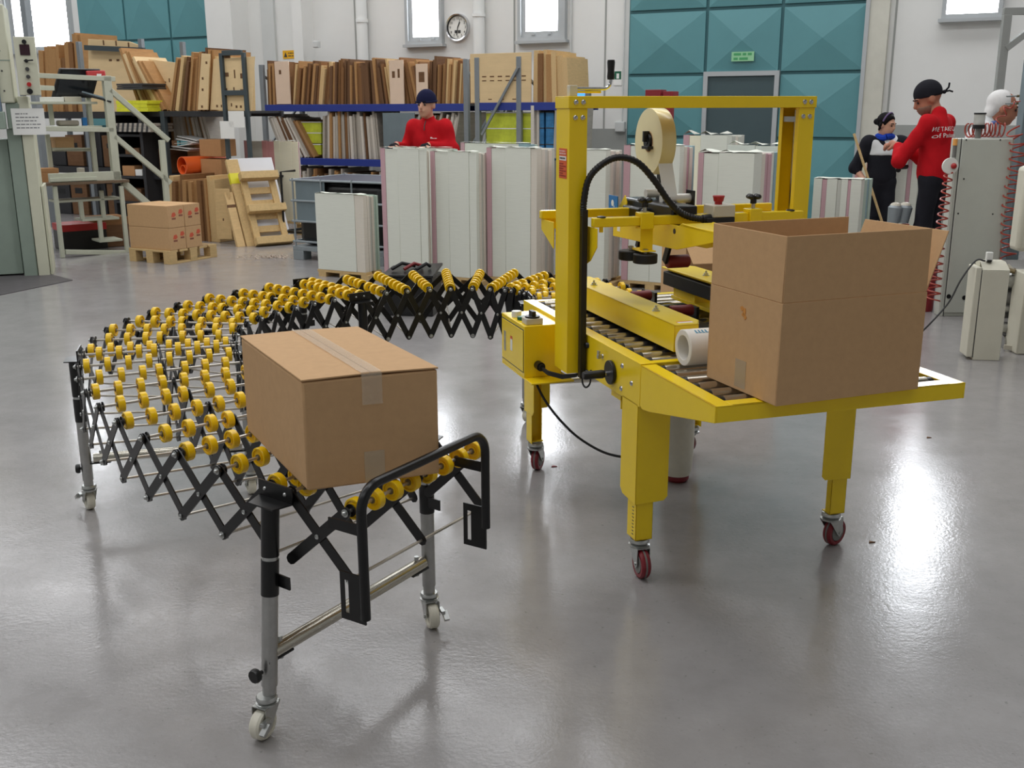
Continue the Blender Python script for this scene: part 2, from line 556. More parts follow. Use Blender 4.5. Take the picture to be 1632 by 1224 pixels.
for T in SIDES:
    ds = []
    for i in range(len(T)):
        g = [(T[j + 1] - T[j]).length for j in (i - 1, i) if 0 <= j < len(T) - 1 and not is_pair(j)]
        g = sum(g) / len(g) if g else .2
        ds.append(math.sqrt(max(BAR ** 2 - g * g, .01)))
    drop.append(ds)
for si, T in enumerate(SIDES):
    for i in range(len(T) - 1):
        if is_pair(i):
            continue
        ax = (AX[i][1] - AX[i][0] + AX[i + 1][1] - AX[i + 1][0]).normalized()
        off = (-.006, .0, .006)[si]
        B0, B1 = T[i] - V((0, 0, drop[si][i])), T[i + 1] - V((0, 0, drop[si][i + 1]))
        plate_bar(L(T[i] + ax * (off - .0035)), L(B1 + ax * (off - .0035)), ax=ax)
        plate_bar(L(T[i + 1] + ax * (off + .0035)), L(B0 + ax * (off + .0035)), ax=ax)
        if si != 1:
            sg = -1 if si == 0 else 1
            mid = (T[i] + B1) / 2
            link('rivet', rivet_me, conv, mw=orient(L(mid + ax * (off + sg * .0055)), ax * sg))
for i, (a, b, d) in enumerate(AX):
    ax = (b - a).normalized()
    MB().cyl(L(a - ax * .014), L(b + ax * .014), .0048, 8).build('axle', 'steel_rod', conv)
    for p, sg, si in ((a, -1, 0), (b, 1, 2)):
        link('bolt', bolt_me, conv, mw=orient(L(p + ax * sg * .0125), ax * sg))
        link('spacer', washer_me, conv, mw=orient(L(p - ax * sg * .006), -ax * sg))
        if i not in (1, 11, 21):
            bt = p - V((0, 0, drop[si][i]))
            link('bolt' if i % 2 else 'rivet', bolt_me if i % 2 else rivet_me, conv, mw=orient(L(bt + ax * sg * .0125), ax * sg))
    if i not in (1, 11, 21):
        MB().cyl(L(a - V((0, 0, drop[0][i]))), L(b - V((0, 0, drop[2][i]))), .0042, 8).build('lower_rod', 'steel_rod', conv)
    for k in range(8 if i % 2 == 0 else 7):
        g = .026 + k * .0745 + (.037 if i % 2 else 0.)
        if abs(g - CW / 2) < .017:
            g += .017 if g > CW / 2 else -.017
        w = link('wheel', wheel_me, conv, mw=orient(L(a + ax * g), ax))
        link('hub', hub_me, w)
# legs: angle plate, black sleeve, steel tube, caster
def caster(parent, p, ztop, ang, wm, fm='zinc', r=.036, w=.022, brake=True, groove=True, hub=None):
    p = V(p)
    d = V((math.cos(ang), math.sin(ang), 0))
    s = V((-d.y, d.x, 0))
    c = V((p.x, p.y, r)) + d * (r * .55)
    top = V((p.x, p.y, ztop))
    fk = MB()
    fk.lathe([(.0, 0), (r * .62, 0), (r * .68, -r * .1), (r * .68, -r * .25), (r * .5, -r * .34), (r * .72, -r * .42), (r * .72, -r * .55), (0, -r * .55)], top, (0, 0, 1), 16)
    zz = ztop - r * .5
    for sg in (-1, 1):
        q = c + s * (sg * (w / 2 + .005))
        fk.prism([V((p.x, p.y, zz)) + s * (sg * (w / 2 + .005)) - d * r * .62, V((p.x, p.y, zz)) + s * (sg * (w / 2 + .005)) + d * r * .85, q + d * r * .32, q + V((0, 0, -r * .3)), q - d * r * .3], s * (sg * .0025))
    fk.prism([V((p.x, p.y, zz)) - d * r * .62 - s * (w / 2 + .006), V((p.x, p.y, zz)) + d * r * .85 - s * (w / 2 + .006), V((p.x, p.y, zz)) + d * r * .85 + s * (w / 2 + .006), V((p.x, p.y, zz)) - d * r * .62 + s * (w / 2 + .006)], (0, 0, .003))
    f = fk.build('caster_fork', fm, parent)
    wl = MB().lathe([(0, -w * .38), (r * .3, -w * .45), (r * .62, -w * .3), (r * .7, -w / 2), (r * .9, -w / 2), (r, -w * .3), (r * (.985 if groove else 1), 0), (r, w * .3), (r * .9, w / 2), (r * .7, w / 2), (r * .62, w * .3), (r * .3, w * .45), (0, w * .38)], c, s, 28)
    wo = wl.build('caster_wheel', wm, parent)
    if hub:
        MB().lathe([(0, -w * .52), (r * .62, -w * .52), (r * .66, -w * .40), (r * .66, w * .40), (r * .62, w * .52), (0, w * .52)], c, s, 24).build('wheel_core', hub, parent)
        MB().lathe([(r * 1.002, -w * .10), (r * 1.004, 0), (r * 1.002, w * .10)], c, s, 28).build('tread_line', hub, parent)
    MB().cyl(c - s * (w / 2 + .011), c + s * (w / 2 + .011), .006, 10).build('axle_bolt', fm, parent)
    if brake:
        q = c + s * (w / 2 + .012)
        b = MB().obox(q + V((0, 0, r * .5)) + d * r * .5, d * r * .42, s * .006, V((0, 0, r * .12)))
        b.prism([q + d * r * .6 + V((0, 0, r * .55)), q + d * r * 1.25 + V((0, 0, r * .1)), q + d * r * 1.1 - V((0, 0, r * .12)), q + d * r * .5 + V((0, 0, r * .2))], s * .016)
        b.build('brake_lever', fm, parent)
    return wo
def conv_leg(i, j, side, ang, splay=(0, 0, 0)):
    a = (AX[i][side] + AX[j][side]) / 2
    ax = (AX[i][1] - AX[i][0]).normalized() * (-1 if side == 0 else 1)
    d = (AX[j][side] - AX[i][side]).normalized()
    q = L(a + ax * .016)
    mb = MB()
    mb.obox(q + V((0, 0, .0)), d * .062, ax * .0025, V((0, 0, .022)))
    mb.prism([q - d * .062 - V((0, 0, .02)), q + d * .062 - V((0, 0, .02)), q + d * .045 + ax * .055 - V((0, 0, .022)), q - d * .045 + ax * .055 - V((0, 0, .022))], (0, 0, -.004))
    mb.build('leg_plate', 'black_paint', conv)
    c = q + ax * .02
    off = V(splay)
    def at(z): return V((c.x, c.y, z)) + off * (1 - z / (q.z - .024))
    MB().cyl(at(.49), at(q.z - .024), .0235, 20).build('sleeve', 'black_paint', conv)
    MB().cyl(at(.478), at(.492), .0215, 20).build('sleeve_gap', 'zinc', conv)
    sl = MB().cyl(at(.385), at(.48), .0235, 20)
    t = at(.425) + d * .035 * (-1 if i == 1 else 1) - ax * .012
    sl.obox(t, d * .028, ax * .0025, V((0, 0, .017)))
    sl.build('lower_sleeve', 'black_paint', conv)
    MB().cyl(at(.135), at(.386), .0212, 20).build('leg_tube', 'steel_tube', conv)
    MB().cyl(at(.108), at(.137), .0185, 20).build('leg_insert', 'steel_tube', conv)
    c = at(.0)
    caster(conv, c, .112, ang, 'nylon_white', r=.042, w=.031)
    return c
for (i, j), an in zip(LEGPAIR, ((-2.0, -1.2), (2.2, 2.0), (.5, .5), (1., 1.))):
    a = conv_leg(i, j, 0, an[0], (-.03, -.055, 0) if i == 1 else (0, 0, 0))
    b = conv_leg(i, j, 1, an[1])
    e = (b - a).normalized()
    p, q = V((a.x, a.y, .225)) + e * .03, V((b.x, b.y, .225)) - e * .03
    MB().cyl(p, q, .020, 18).build('cross_tube', 'tube_bright', conv)
    for w_, sg in ((p, 1), (q, -1)):
        MB().obox(w_ + V((0, 0, -.019)) + e * sg * .02, e * .045, e.cross(V((0, 0, 1))) * .014, V((0, 0, .003))).build('tube_bracket', 'black_paint', conv)
        MB().cyl(w_ + e * sg * .03 - V((0, 0, .032)), w_ + e * sg * .03 + V((0, 0, .032)), .007, 10).build('clamp_bolt', 'zinc', conv)
    k = V((a.x, a.y, .185)) - e * .03
    MB().lathe([(.006, .02), (.006, .006), (.018, .004), (.02, -.004), (.017, -.012), (0, -.012)], k, e, 10).build('star_knob', 'black_plastic', conv)
# end stop: bent black tube with slotted side plates
a, b, d = AX[0]
ax = (b - a).normalized()
out = -d
ha, hb = V((-.351, 2.25, 0)), V((-.074, 2.69, 0))
ax = (hb - ha).normalized()
out = V((ax.y, -ax.x, 0))
def hp(x, z, o=.055): return L(ha + ax * (x + .012) + out * (o - .055) + V((0, 0, z)))
HW = (hb - ha).length - .012
pts = [hp(-.012, .42)]
pts += [hp(-.012, .50)]
for k in range(9):
    an = math.pi / 2 * k / 8
    pts.append(hp(-.012 + .06 * (1 - math.cos(an)), .690 + .06 * math.sin(an)))
for k in range(9):
    an = math.pi / 2 * k / 8
    pts.append(hp(HW - .06 + .06 * math.sin(an), .690 + .06 * math.cos(an)))
pts += [hp(HW, .47)]
MB().tube(pts, .0125, 12).build('stop_tube', 'black_paint', conv)
for x in (-.012, HW):
    s = MB()
    for (o0, o1, z0, z1) in ((-.020, -.008, .405, .53), (.006, .056, .405, .53), (-.008, .006, .51, .53), (-.008, .006, .405, .422)):
        s.add([hp(x + dx, z, o) for dx in (-.002, .002) for (o, z) in ((o0, z0), (o1, z0), (o1, z1), (o0, z1))],
              [(0, 1, 2, 3), (7, 6, 5, 4), (0, 4, 5, 1), (1, 5, 6, 2), (2, 6, 7, 3), (3, 7, 4, 0)])
    s.build('slotted_plate', 'black_paint', conv)
    MB().add([hp(x + dx, z, o) for dx in (-.002, .002) for (o, z) in ((-.048, .634), (.056, .632), (.056, .662), (-.048, .661))],
             [(0, 1, 2, 3), (7, 6, 5, 4), (0, 4, 5, 1), (1, 5, 6, 2), (2, 6, 7, 3), (3, 7, 4, 0)]).build('end_bracket', 'black_paint', conv)
# ================================================================== carton sealing machine (local x across, y along the belt away from the viewer, z up)
MW, MY = .8616, 1.754
MYAW = .3048
mach = thing('carton_sealer', 'yellow carton sealing machine with tall portal frame and roller bed on casters', 'machine', (.5783, 2.8334, 0), MYAW)
def mp(name, mb, m, bev=0., parent=None):
    return mb.build(name, m, parent or mach, bev)
Y = 'machine_yellow'
for x0, sg in ((0, 1), (MW, -1)):
    # main side rail, folded inwards at the top
    prof = [(0, .633), (.006, .633), (.006, .776), (.05, .776), (.05, .783), (0, .783)]
    mp('side_rail', MB().prism([(x0 + sg * x, .512, z) for x, z in prof], (0, MY - .512, 0)), Y, .0015)
    # infeed table cheek, tapering to the front
    mb = MB().prism([(x0, .0, .727), (x0, .0, .777), (x0, .509, .779), (x0, .509, .640), (x0, .49, .632), (x0, .44, .638)], (sg * .006, 0, 0))
    mb.prism([(x0, 0, .777), (x0 + sg * .055, 0, .777), (x0 + sg * .055, .509, .779), (x0, .509, .779)], (0, 0, -.005))
    mp('table_cheek', mb, Y, .0015)
fp = MB().box(.006, MW - .006, 0, .006, .727, .777)
fp.box(.055, MW - .055, 0, .05, .772, .777)
mp('table_front', fp, Y, .0012)
mp('cross_member', MB().box(.05, MW - .05, .512, .552, .765, .781).box(.006, MW - .006, .512, .518, .70, .781), Y, .001)
mp('cross_member', MB().box(.05, MW - .05, MY - .04, MY, .765, .781).box(.006, MW - .006, MY - .006, MY, .65, .781), Y, .001)
mp('belly_bracket', MB().box(.02, .20, .71, .80, .60, .633).box(.02, .20, .71, .716, .57, .633), Y, .001)
mp('belly_pan', MB().box(.08, MW - .08, .62, 1.68, .655, .66), 'black_paint')
roll_me = MB().cyl((.075, 0, 0), (MW - .075, 0, 0), .0205, 18).mesh('roller', 'roller_steel')
cap_me = [MB().cyl((x, 0, 0), (x + .026, 0, 0), .0185, 14).mesh('roller_cap', 'black_plastic') for x in (.052, MW - .078)]
for k in range(6):
    r = link('roller', roll_me, mach, mw=Matrix.Translation((0, .093 + k * .0795, .758)))
    for cm in cap_me: link('roller_cap', cm, r)
for k in range(15):
    r = link('roller', roll_me, mach, mw=Matrix.Translation((0, .593 + k * .0785, .762)))
    for cm in cap_me: link('roller_cap', cm, r)
# legs: folded angle shell, telescopic inner leg, red casters
for x0, sx in ((0, 1), (MW, -1)):
    for y0, sy, ztop in ((.524, 1, .64), (1.745, -1, .64)):
        sh = MB().prism([(x0, y0, ztop), (x0 + sx * .122, y0, ztop), (x0 + sx * .122, y0, .30), (x0 + sx * .108, y0, .285), (x0, y0, .28)], (0, sy * .004, 0))
        sh.prism([(x0, y0, ztop), (x0, y0 + sy * .132, ztop), (x0, y0 + sy * .132, .305), (x0, y0 + sy * .112, .285), (x0, y0, .28)], (sx * .004, 0, 0))
        mp('leg_shell', sh, Y, .0015)
        iy = y0 + sy * .008
        inn = MB().prism([(x0 + sx * .008, iy, .60), (x0 + sx * .072, iy, .60), (x0 + sx * .072, iy, .143), (x0 + sx * .008, iy, .143)], (0, sy * .004, 0))
        inn.prism([(x0 + sx * .008, iy, .60), (x0 + sx * .008, iy + sy * .072, .60), (x0 + sx * .008, iy + sy * .072, .143), (x0 + sx * .008, iy, .143)], (sx * .004, 0, 0))
        inn.prism([(x0 + sx * .072, iy, .60), (x0 + sx * .072, iy + sy * .03, .60), (x0 + sx * .072, iy + sy * .03, .143), (x0 + sx * .072, iy, .143)], (-sx * .004, 0, 0))
        inn.box(min(x0 + sx * .008, x0 + sx * .072), max(x0 + sx * .008, x0 + sx * .072), min(iy, iy + sy * .05), max(iy, iy + sy * .05), .143, .148)
        mp('inner_leg', inn, Y, .001)
        if x0 == 0 and y0 < 1:
            for q in range(9):
                mp('scale_mark', MB().box(.0072, .0082, iy + .018, iy + .030, .160 + q * .0125, .163 + q * .0125), 'print_dark')
        cc = (x0 + sx * .04, iy + sy * .036)
        MB().cyl((cc[0], cc[1], .130), (cc[0], cc[1], .146), .014, 12).build('caster_stem', 'zinc', mach)
        ca = {(0, 1): -1.62, (0, -1): .9, (1, 1): .35, (1, -1): 2.4}[(0 if x0 == 0 else 1, sy)]
        caster(mach, (cc[0], cc[1], 0), .138, ca, 'caster_red', r=.053, w=.034, hub='caster_grey', brake=not (x0 == 0 and y0 < 1))
# portal frame
def cpost(x0, x1, openside):
    mb = MB().box(x0, x1, 1.022, 1.026, .631, 1.598).box(x0, x1, 1.154, 1.158, .631, 1.598)
    if openside < 0:
        mb.box(x1 - .004, x1, 1.026, 1.154, .631, 1.598).box(x0, x0 + .004, 1.026, 1.045, .631, 1.598).box(x0, x0 + .004, 1.135, 1.154, .631, 1.598)
    else:
        mb.box(x0, x0 + .004, 1.026, 1.154, .631, 1.598).box(x1 - .004, x1, 1.026, 1.045, .631, 1.598).box(x1 - .004, x1, 1.135, 1.154, .631, 1.598)
    return mb
mp('frame_post', cpost(-.068, 0, 1), Y, .001)
mp('frame_post', cpost(MW, MW + .068, -1), Y, .001)
for x in (-.034, MW + .034):
    sp = MB().cyl((x, 1.09, .66), (x, 1.09, 1.59), .011, 10)
    mp('lead_screw', sp, 'chrome')
    mp('spacer_block', MB().box(x - .03, x + .03, 1.04, 1.14, 1.545, 1.565), 'steel_tube')
br = MB().prism([(-.072, 1.018, 1.640), (MW + .072, 1.018, 1.640), (MW + .072, 1.018, 1.598), (-.072, 1.018, 1.598)], (0, .004, 0))
br.box(-.072, MW + .072, 1.022, 1.158, 1.636, 1.640).box(-.072, MW + .072, 1.158, 1.162, 1.598, 1.640)
br.box(-.072, -.068, 1.022, 1.158, 1.598, 1.636).box(MW + .068, MW + .072, 1.022, 1.158, 1.598, 1.636)
mp('top_beam', br, Y, .0015)
dome_me = MB().lathe([(0, .006), (.005, .0055), (.0085, .003), (.0095, 0)], n=14).mesh('dome_bolt', 'chrome')
for x in (-.046, -.018, MW + .018, MW + .046):
    for z, o in ((1.619, 1.018), (1.566, 1.022)):
        link('dome_bolt', dome_me, mach, mw=orient(V((x, o, z)), (0, -1, 0)))
for y in (.60, .72, .80, .86):
    pass
mat('sheets_pink0', (240, 190, 180), .6); mat('label_ink', (150, 44, 20), .6)
# warning label on the post
lab = mp('warning_label', MB().box(-.0695, -.068, 1.044, 1.122, 1.352, 1.458), 'orange_label')
mp('label_panel', MB().box(-.0700, -.0694, 1.048, 1.118, 1.416, 1.431), 'paper_white', parent=lab)
print_lines(lab, 'sheets_pink0', (-.0703, 1.116, 0), (0, -1, 0), (0, 0, 1), [(1.449, .066), (1.440, .066)], .0055)
print_lines(lab, 'print_dark', (-.0704, 1.112, 0), (0, -1, 0), (0, 0, 1), [(1.4235, .056)], .006)
print_lines(lab, 'label_ink', (-.0703, 1.116, 0), (0, -1, 0), (0, 0, 1), [(1.404 - .0085 * k, .04 + .025 * (k % 2)) for k in range(6)], .0035)
# crank on top of the left post
mp('crank_hub', MB().box(-.05, -.02, 1.07, 1.10, 1.640, 1.678), 'cream_plastic', .002)
arm = [(-.035, 1.085, 1.666), (.085, 1.085, 1.666)]
arm += [(.085 + .028 * math.sin(a), 1.085, 1.666 + .028 * (1 - math.cos(a))) for a in [math.pi / 2 * k / 6 for k in range(1, 7)]]
arm += [(.113, 1.085, 1.705)]
mp('crank_arm', MB().tube(arm, .0062, 10), 'chrome')
mp('crank_grip', MB().lathe([(0, 0), (.0125, 0), (.014, .01), (.0125, .03), (.0145, .06), (.013, .068), (0, .068)], (.113, 1.085, 1.698), (0, 0, 1), 14), 'black_plastic')
mp('crank_arm', MB().tube([(-.02, 1.085, 1.655), (.075, 1.085, 1.655)], .0045, 8), Y)
# side crank
hx = -.002
mp('crank_disc', MB().cyl((hx - .012, .749, .698), (hx, .749, .698), .043, 28), 'black_plastic', .002)
mp('crank_pin', MB().cyl((hx - .03, .749, .694), (hx - .012, .749, .694), .0095, 12), 'chrome')
mp('crank_grip', MB().lathe([(0, 0), (.013, 0), (.0155, .008), (.0145, .04), (.0155, .072), (.013, .08), (0, .08)], (hx - .108, .749, .694), (1, 0, 0), 14), 'black_plastic')
for (y, z) in ((.84, .735), (.66, .742), (.58, .70), (.665, .66)):
    link('dome_bolt', dome_me, mach, mw=orient(V((0, y, z)), (-1, 0, 0)))
mp('wing_nut', MB().cyl((-.02, .84, .735), (0, .84, .735), .008, 8).box(-.018, -.012, .832, .848, .728, .756), 'zinc')
# control box hung on the side rail
cb = mp('control_box', MB().box(-.158, -.001, 1.262, 1.566, .562, .772), Y, .003)
mp('door', MB().box(-.1605, -.158, 1.272, 1.556, .585, .752), Y, .001, cb)
mp('door_gasket', MB().box(-.1588, -.1578, 1.268, 1.560, .581, .756), 'print_dark', 0, cb)
mp('name_plate', MB().box(-.1615, -.1605, 1.50, 1.522, .622, .705), 'steel_tube', 0, cb)
st = mp('sticker', MB().box(-.1615, -.1605, 1.41, 1.435, .64, .70), 'paper_white', 0, cb)
mp('sticker_band', MB().box(-.1617, -.1606, 1.41, 1.435, .688, .70), 'orange_label', 0, cb)
mp('switch_base', MB().box(-.145, -.075, 1.275, 1.335, .772, .797), 'cream_plastic', .003, cb)
mp('rotary_switch', MB().cyl((-.11, 1.305, .797), (-.11, 1.305, .804), .03, 20).box(-.118, -.102, 1.283, 1.327, .804, .824), 'black_plastic', .001, cb)
mp('start_button', MB().cyl((-.128, 1.455, .772), (-.128, 1.455, .797), .020, 18), 'white_plastic', .001, cb)
mp('stop_button', MB().cyl((-.125, 1.39, .772), (-.125, 1.39, .786), .020, 18), 'green_plastic', .001, cb)
mp('cable_gland', MB().cyl((-.10, 1.262, .612), (-.10, 1.225, .612), .018, 14).cyl((-.10, 1.225, .612), (-.10, 1.21, .612), .012, 12), 'black_plastic', 0, cb)
mp('box_shelf', MB().box(-.158, .02, 1.17, 1.566, .556, .562), Y, .001)
for k in range(3):
    q = [(-.10, 1.215, .612 - .004 * k), (-.09, 1.17, .606 - .006 * k), (-.05, 1.12, .600 - .006 * k), (-.02, 1.06, .615 - .004 * k), (-.015, 1.02, .63)]
    mp('cable', MB().tube(q, .004, 8), 'black_rubber')
def spline(ctrl, n=10):
    P = [V(c) for c in ctrl]
    P = [P[0] * 2 - P[1]] + P + [P[-1] * 2 - P[-2]]
    out_ = []
    for i in range(1, len(P) - 2):
        p0, p1, p2, p3 = P[i - 1:i + 3]
        for k in range(n):
            t = k / n
            out_.append(.5 * ((2 * p1) + (p2 - p0) * t + (2 * p0 - 5 * p1 + 4 * p2 - p3) * t * t + (3 * p1 - p0 - 3 * p2 + p3) * t ** 3))
    return out_ + [P[-2]]
mp('cable', MB().tube(spline([(-.017, .995, .64), (-.018, .985, .60), (-.012, .965, .588), (-.004, .945, .61), (-.004, .94, .66)]), .0035, 8), 'black_rubber')
# mains cable: from the control box to the floor, trailing under the machine
mp('mains_cable', MB().tube(spline([(-.12, 1.27, .565), (-.085, 1.20, .47), (-.01, 1.16, .37), (.06, 1.12, .31), (.13, 1.05, .28), (.20, .98, .29), (.26, .94, .36), (.27, .93, .62)], 12), .0052, 8), 'black_rubber')
# hose guide on the post and the corrugated hose that arches to the head
mp('cable_trunk', MB().box(-.028, -.006, .985, 1.012, .618, 1.245), 'black_plastic', .002)
for z in (.64, .745):
    mp('trunk_clip', MB().cyl((-.006, .985, z), (.018, .97, z), .011, 10), 'black_plastic')
hs = spline([(-.018, 1.0, 1.22), (-.018, 1.0, 1.27), (-.002, .998, 1.35), (.04, .99, 1.40), (.10, .975, 1.428), (.17, .96, 1.41), (.235, .95, 1.345), (.29, .94, 1.27), (.34, .93, 1.225), (.40, .925, 1.206), (.46, .925, 1.203)], 12)
hr = [.0118 + (.0012 if k % 2 else -.0006) for k in range(len(hs))]
mp('corrugated_hose', MB().tube(hs, .012, 12, hr), 'black_plastic')
# side drive units on the bed
gx0, gx1 = .155, .275
mp('side_guide', MB().prism([(gx0, .585, .795), (gx0, .585, .888), (gx0, 1.66, .888), (gx0, 1.66, .795)], (.004, 0, 0))
   .prism([(gx0, .585, .888), (gx1 - .03, .585, .888), (gx1, .64, .888), (gx1, 1.66, .888), (gx0, 1.66, .888)], (0, 0, -.004))
   .prism([(gx0, .585, .795), (gx0, .585, .888), (gx1 - .03, .585, .888), (gx1 - .03, .585, .795)], (0, .004, 0))
   .prism([(gx1 - .03, .585, .795), (gx1 - .03, .585, .888), (gx1, .64, .888), (gx1, .64, .795)], (-.002, .004, 0)), Y, .001)
mp('drive_belt', MB().box(gx0 + .02, gx1 + .012, .66, 1.64, .80, .872), 'black_rubber', .01)
lbl = mp('sticker', MB().box(.185, .24, .612, .628, .888, .8888), 'paper_white')
mp('sticker_band', MB().box(.185, .24, .628, .636, .888, .8889), 'orange_label')
def nut(x, y, z):
    mp('cap_nut', MB().lathe([(.014, 0), (.014, .003), (.0095, .003), (.0095, .011), (.004, .011), (.004, .020), (0, .020)], (x, y, z), (0, 0, 1), 10), 'zinc')
nut(.205, .84, .888); nut(.205, 1.44, .888)
fx0, fx1 = .56, .70
mp('side_guide', MB().prism([(fx0, 1.54, .935), (fx0 + .09, 1.56, .935), (fx1, 1.50, .935), (fx1, .60, .935), (fx0, .60, .935)], (0, 0, -.006)).box(fx0 + .03, fx1, .60, 1.50, .80, .815), Y, .001)
mp('drive_belt', MB().prism([(fx0 + .005, 1.535, .858), (fx0 + .08, 1.545, .858), (fx0 + .1, 1.49, .858), (fx0 + .1, .62, .858), (fx0 + .005, .62, .858)], (0, 0, .058)), 'black_rubber', .004)
mp('belt_track', MB().box(fx0 + .02, fx1 - .01, .63, 1.52, .919, .928), Y, .001)
mp('guide_carrier', MB().box(fx0 + .04, fx1, 1.3, 1.5, .80, .855), Y, .002)
nut(.62, 1.25, .935)
# lower tape unit between the guides
for (x, y, z, ln) in ((.44, 1.52, .815, .075), (.45, 1.16, .815, .08)):
    mp('rubber_roller', MB().lathe([(0, 0), (.021, 0), (.023, .004), (.023, ln * 1.2 - .004), (.021, ln * 1.2), (0, ln * 1.2)], (x - .03, y, z), (1, 0, 0), 16), 'red_rubber')
    mp('roller_fork', MB().box(x - .04, x - .032, y - .015, y + .05, z - .06, z + .012), 'black_paint', .001)
    mp('roller_fork', MB().box(x + ln + .0, x + ln + .012, y - .015, y + .06, z - .06, z + .012), 'black_paint', .001)
mp('tape_unit', MB().box(.40, .52, .95, 1.5, .73, .785), 'black_paint', .004)
# height-adjustable head: carriages, two rails, tape head
for sg in (-1, 1):
    for x in ((-.076, .004) if sg < 0 else (MW - .008, MW + .072)):
        if x in (.004, MW - .008):
            mp('carriage_plate', MB().prism([(x, .925, 1.183), (x, 1.02, 1.183), (x, 1.02, 1.045), (x, .985, 1.06), (x, .925, 1.115)], (.004, 0, 0)), Y, .001)
        mp('carriage_plate', MB().prism([(x, 1.16, 1.185), (x, 1.30, 1.185), (x, 1.30, 1.145), (x, 1.16, 1.085)], (.004, 0, 0)), Y, .001)
    xa = -.076 if sg < 0 else MW - .008
    mp('carriage_plate', MB().box(xa, xa + .084, 1.296, 1.30, 1.145, 1.185), Y, .001)
mp('head_rail', MB().box(.0, MW, .945, .975, 1.184, 1.218), Y, .004)
mp('head_rail', MB().box(-.085, MW + .06, 1.27, 1.30, 1.186, 1.218), Y, .004)
for x in (.035, MW - .05):
    mp('rail_screw', MB().lathe([(.017, 0), (.015, .004), (.006, .006), (0, .006)], (x, .96, 1.218), (0, 0, 1), 12), 'black_plastic')
    mp('rail_nut', MB().cyl((x, .96, 1.165), (x, .96, 1.184), .008, 8), Y)
mat('alu_roller', (226, 224, 218), .35, .25)
# tape head: yellow cheek with its black cartridge
hx0, hx1 = .30, .42
ch = [(hx0, 1.475, 1.178), (hx0, .872, 1.188), (hx0, .845, 1.200), (hx0, .60, 1.190), (hx0, .60, 1.16), (hx0, .885, 1.100), (hx0, 1.475, 1.084)]
mp('head_cheek', MB().prism(ch, (.005, 0, 0)), Y, .002)
mp('head_cheek', MB().prism([(x + hx1 - hx0, y, z) for x, y, z in ch], (.005, 0, 0)), Y, .002)
mp('cheek_hole', MB().cyl((hx0 - .0008, .905, 1.165), (hx0 + .003, .905, 1.165), .010, 14), 'black_plastic')
mp('sticker', MB().box(hx0 - .001, hx0, 1.40, 1.43, 1.11, 1.16), 'paper_white')
mp('head_cover', MB().box(hx0, hx1 + .005, .60, .86, 1.186, 1.196), Y, .002)
mp('head_bracket', MB().prism([(.295, 1.45, 1.178), (.295, 1.33, 1.178), (.295, 1.33, 1.235), (.295, 1.35, 1.262), (.295, 1.38, 1.235)], (.004, 0, 0)), Y, .001)
mp('cartridge', MB().box(hx0 + .01, hx1 - .005, .95, 1.40, 1.10, 1.25).box(hx0 - .02, hx0 + .012, 1.18, 1.34, 1.17, 1.225), 'black_paint', .008)
mp('picture_label', MB().box(.272, .276, 1.37, 1.46, 1.20, 1.255), 'blue_label')
mp('label_print', MB().ball((.2725, 1.42, 1.225), .017, 10, 6, (.06, 1, .9)).ball((.2725, 1.405, 1.213), .010, 10, 6, (.06, 1, .9)), 'paper_white')
mp('cam_knob', MB().ball((.30, 1.16, 1.205), .022, 12, 8), 'black_plastic')
for (x, y, z, ln, r_) in ((.35, 1.13, 1.262, .12, .018), (.335, 1.24, 1.275, .09, .017)):
    mp('guide_roller', MB().cyl((x, y, z), (x + ln, y, z), r_, 18), 'alu_roller')
    mp('roller_bracket', MB().box(x + ln, x + ln + .006, y - .035, y + .03, z - .06, z + .03), 'black_paint')
mp('roll_arm', MB().bar((.40, 1.26, 1.20), (.40, 1.25, 1.48), .03, .012, (1, 0, 0)), 'black_paint', .002)
mp('roll_hub', MB().cyl((.335, 1.25, 1.472), (.40, 1.25, 1.472), .012, 12).lathe([(0, 0), (.030, 0), (.034, .012), (.034, .05)], (.337, 1.25, 1.472), (1, 0, 0), 20)
   .box(.322, .345, 1.243, 1.257, 1.472, 1.512).box(.322, .345, 1.205, 1.262, 1.445, 1.456), 'black_plastic', .001)
mp('tape_strip', MB().prism([(.345, 1.155, 1.395), (.345, 1.152, 1.395), (.352, 1.115, 1.272), (.352, 1.118, 1.272)], (.058, 0, 0)), mat('tape_film', (248, 248, 244), .12, spec=.7, coat=.5), 0)
mp('wiper_arm', MB().bar((.36, 1.33, 1.12), (.36, 1.36, 1.05), .012, .022).bar((.34, 1.02, 1.11), (.34, 1.06, 1.03), .012, .03), 'black_paint', .001)
mp('rubber_roller', MB().lathe([(0, 0), (.022, 0), (.025, .004), (.025, .086), (.022, .09), (0, .09)], (.35, 1.06, 1.03), (1, 0, 0), 18), 'red_rubber')
# hold-down rollers on their clamp, and the second clamp with its knob
def clamp(x):
    mp('rail_clamp', MB().box(x - .026, x + .026, .935, .985, 1.218, 1.232).box(x - .026, x + .026, .933, .943, 1.172, 1.232).box(x - .026, x + .026, .977, .987, 1.172, 1.232), Y, .003)
def knob(x):
    k = MB().cyl((x, .96, 1.232), (x, .96, 1.252), .007, 10)
    mp('knob_stem', k, 'zinc')
    kb = MB().cyl((x, .96, 1.25), (x, .96, 1.272), .012, 12)
    for a in range(4):
        an = a * math.pi / 2 + .5
        kb.ball((x + .018 * math.cos(an), .96 + .018 * math.sin(an), 1.276), .014, 10, 6, (1, 1, .75))
    mp('star_knob', kb, 'black_plastic')
clamp(.205); knob(.205)
clamp(.65); knob(.65)
mp('roller_bracket', MB().box(.186, .236, .95, .954, 1.095, 1.18).box(.182, .240, .95, 1.01, 1.176, 1.18).box(.18, .236, .92, 1.03, 1.091, 1.095), Y, .001)
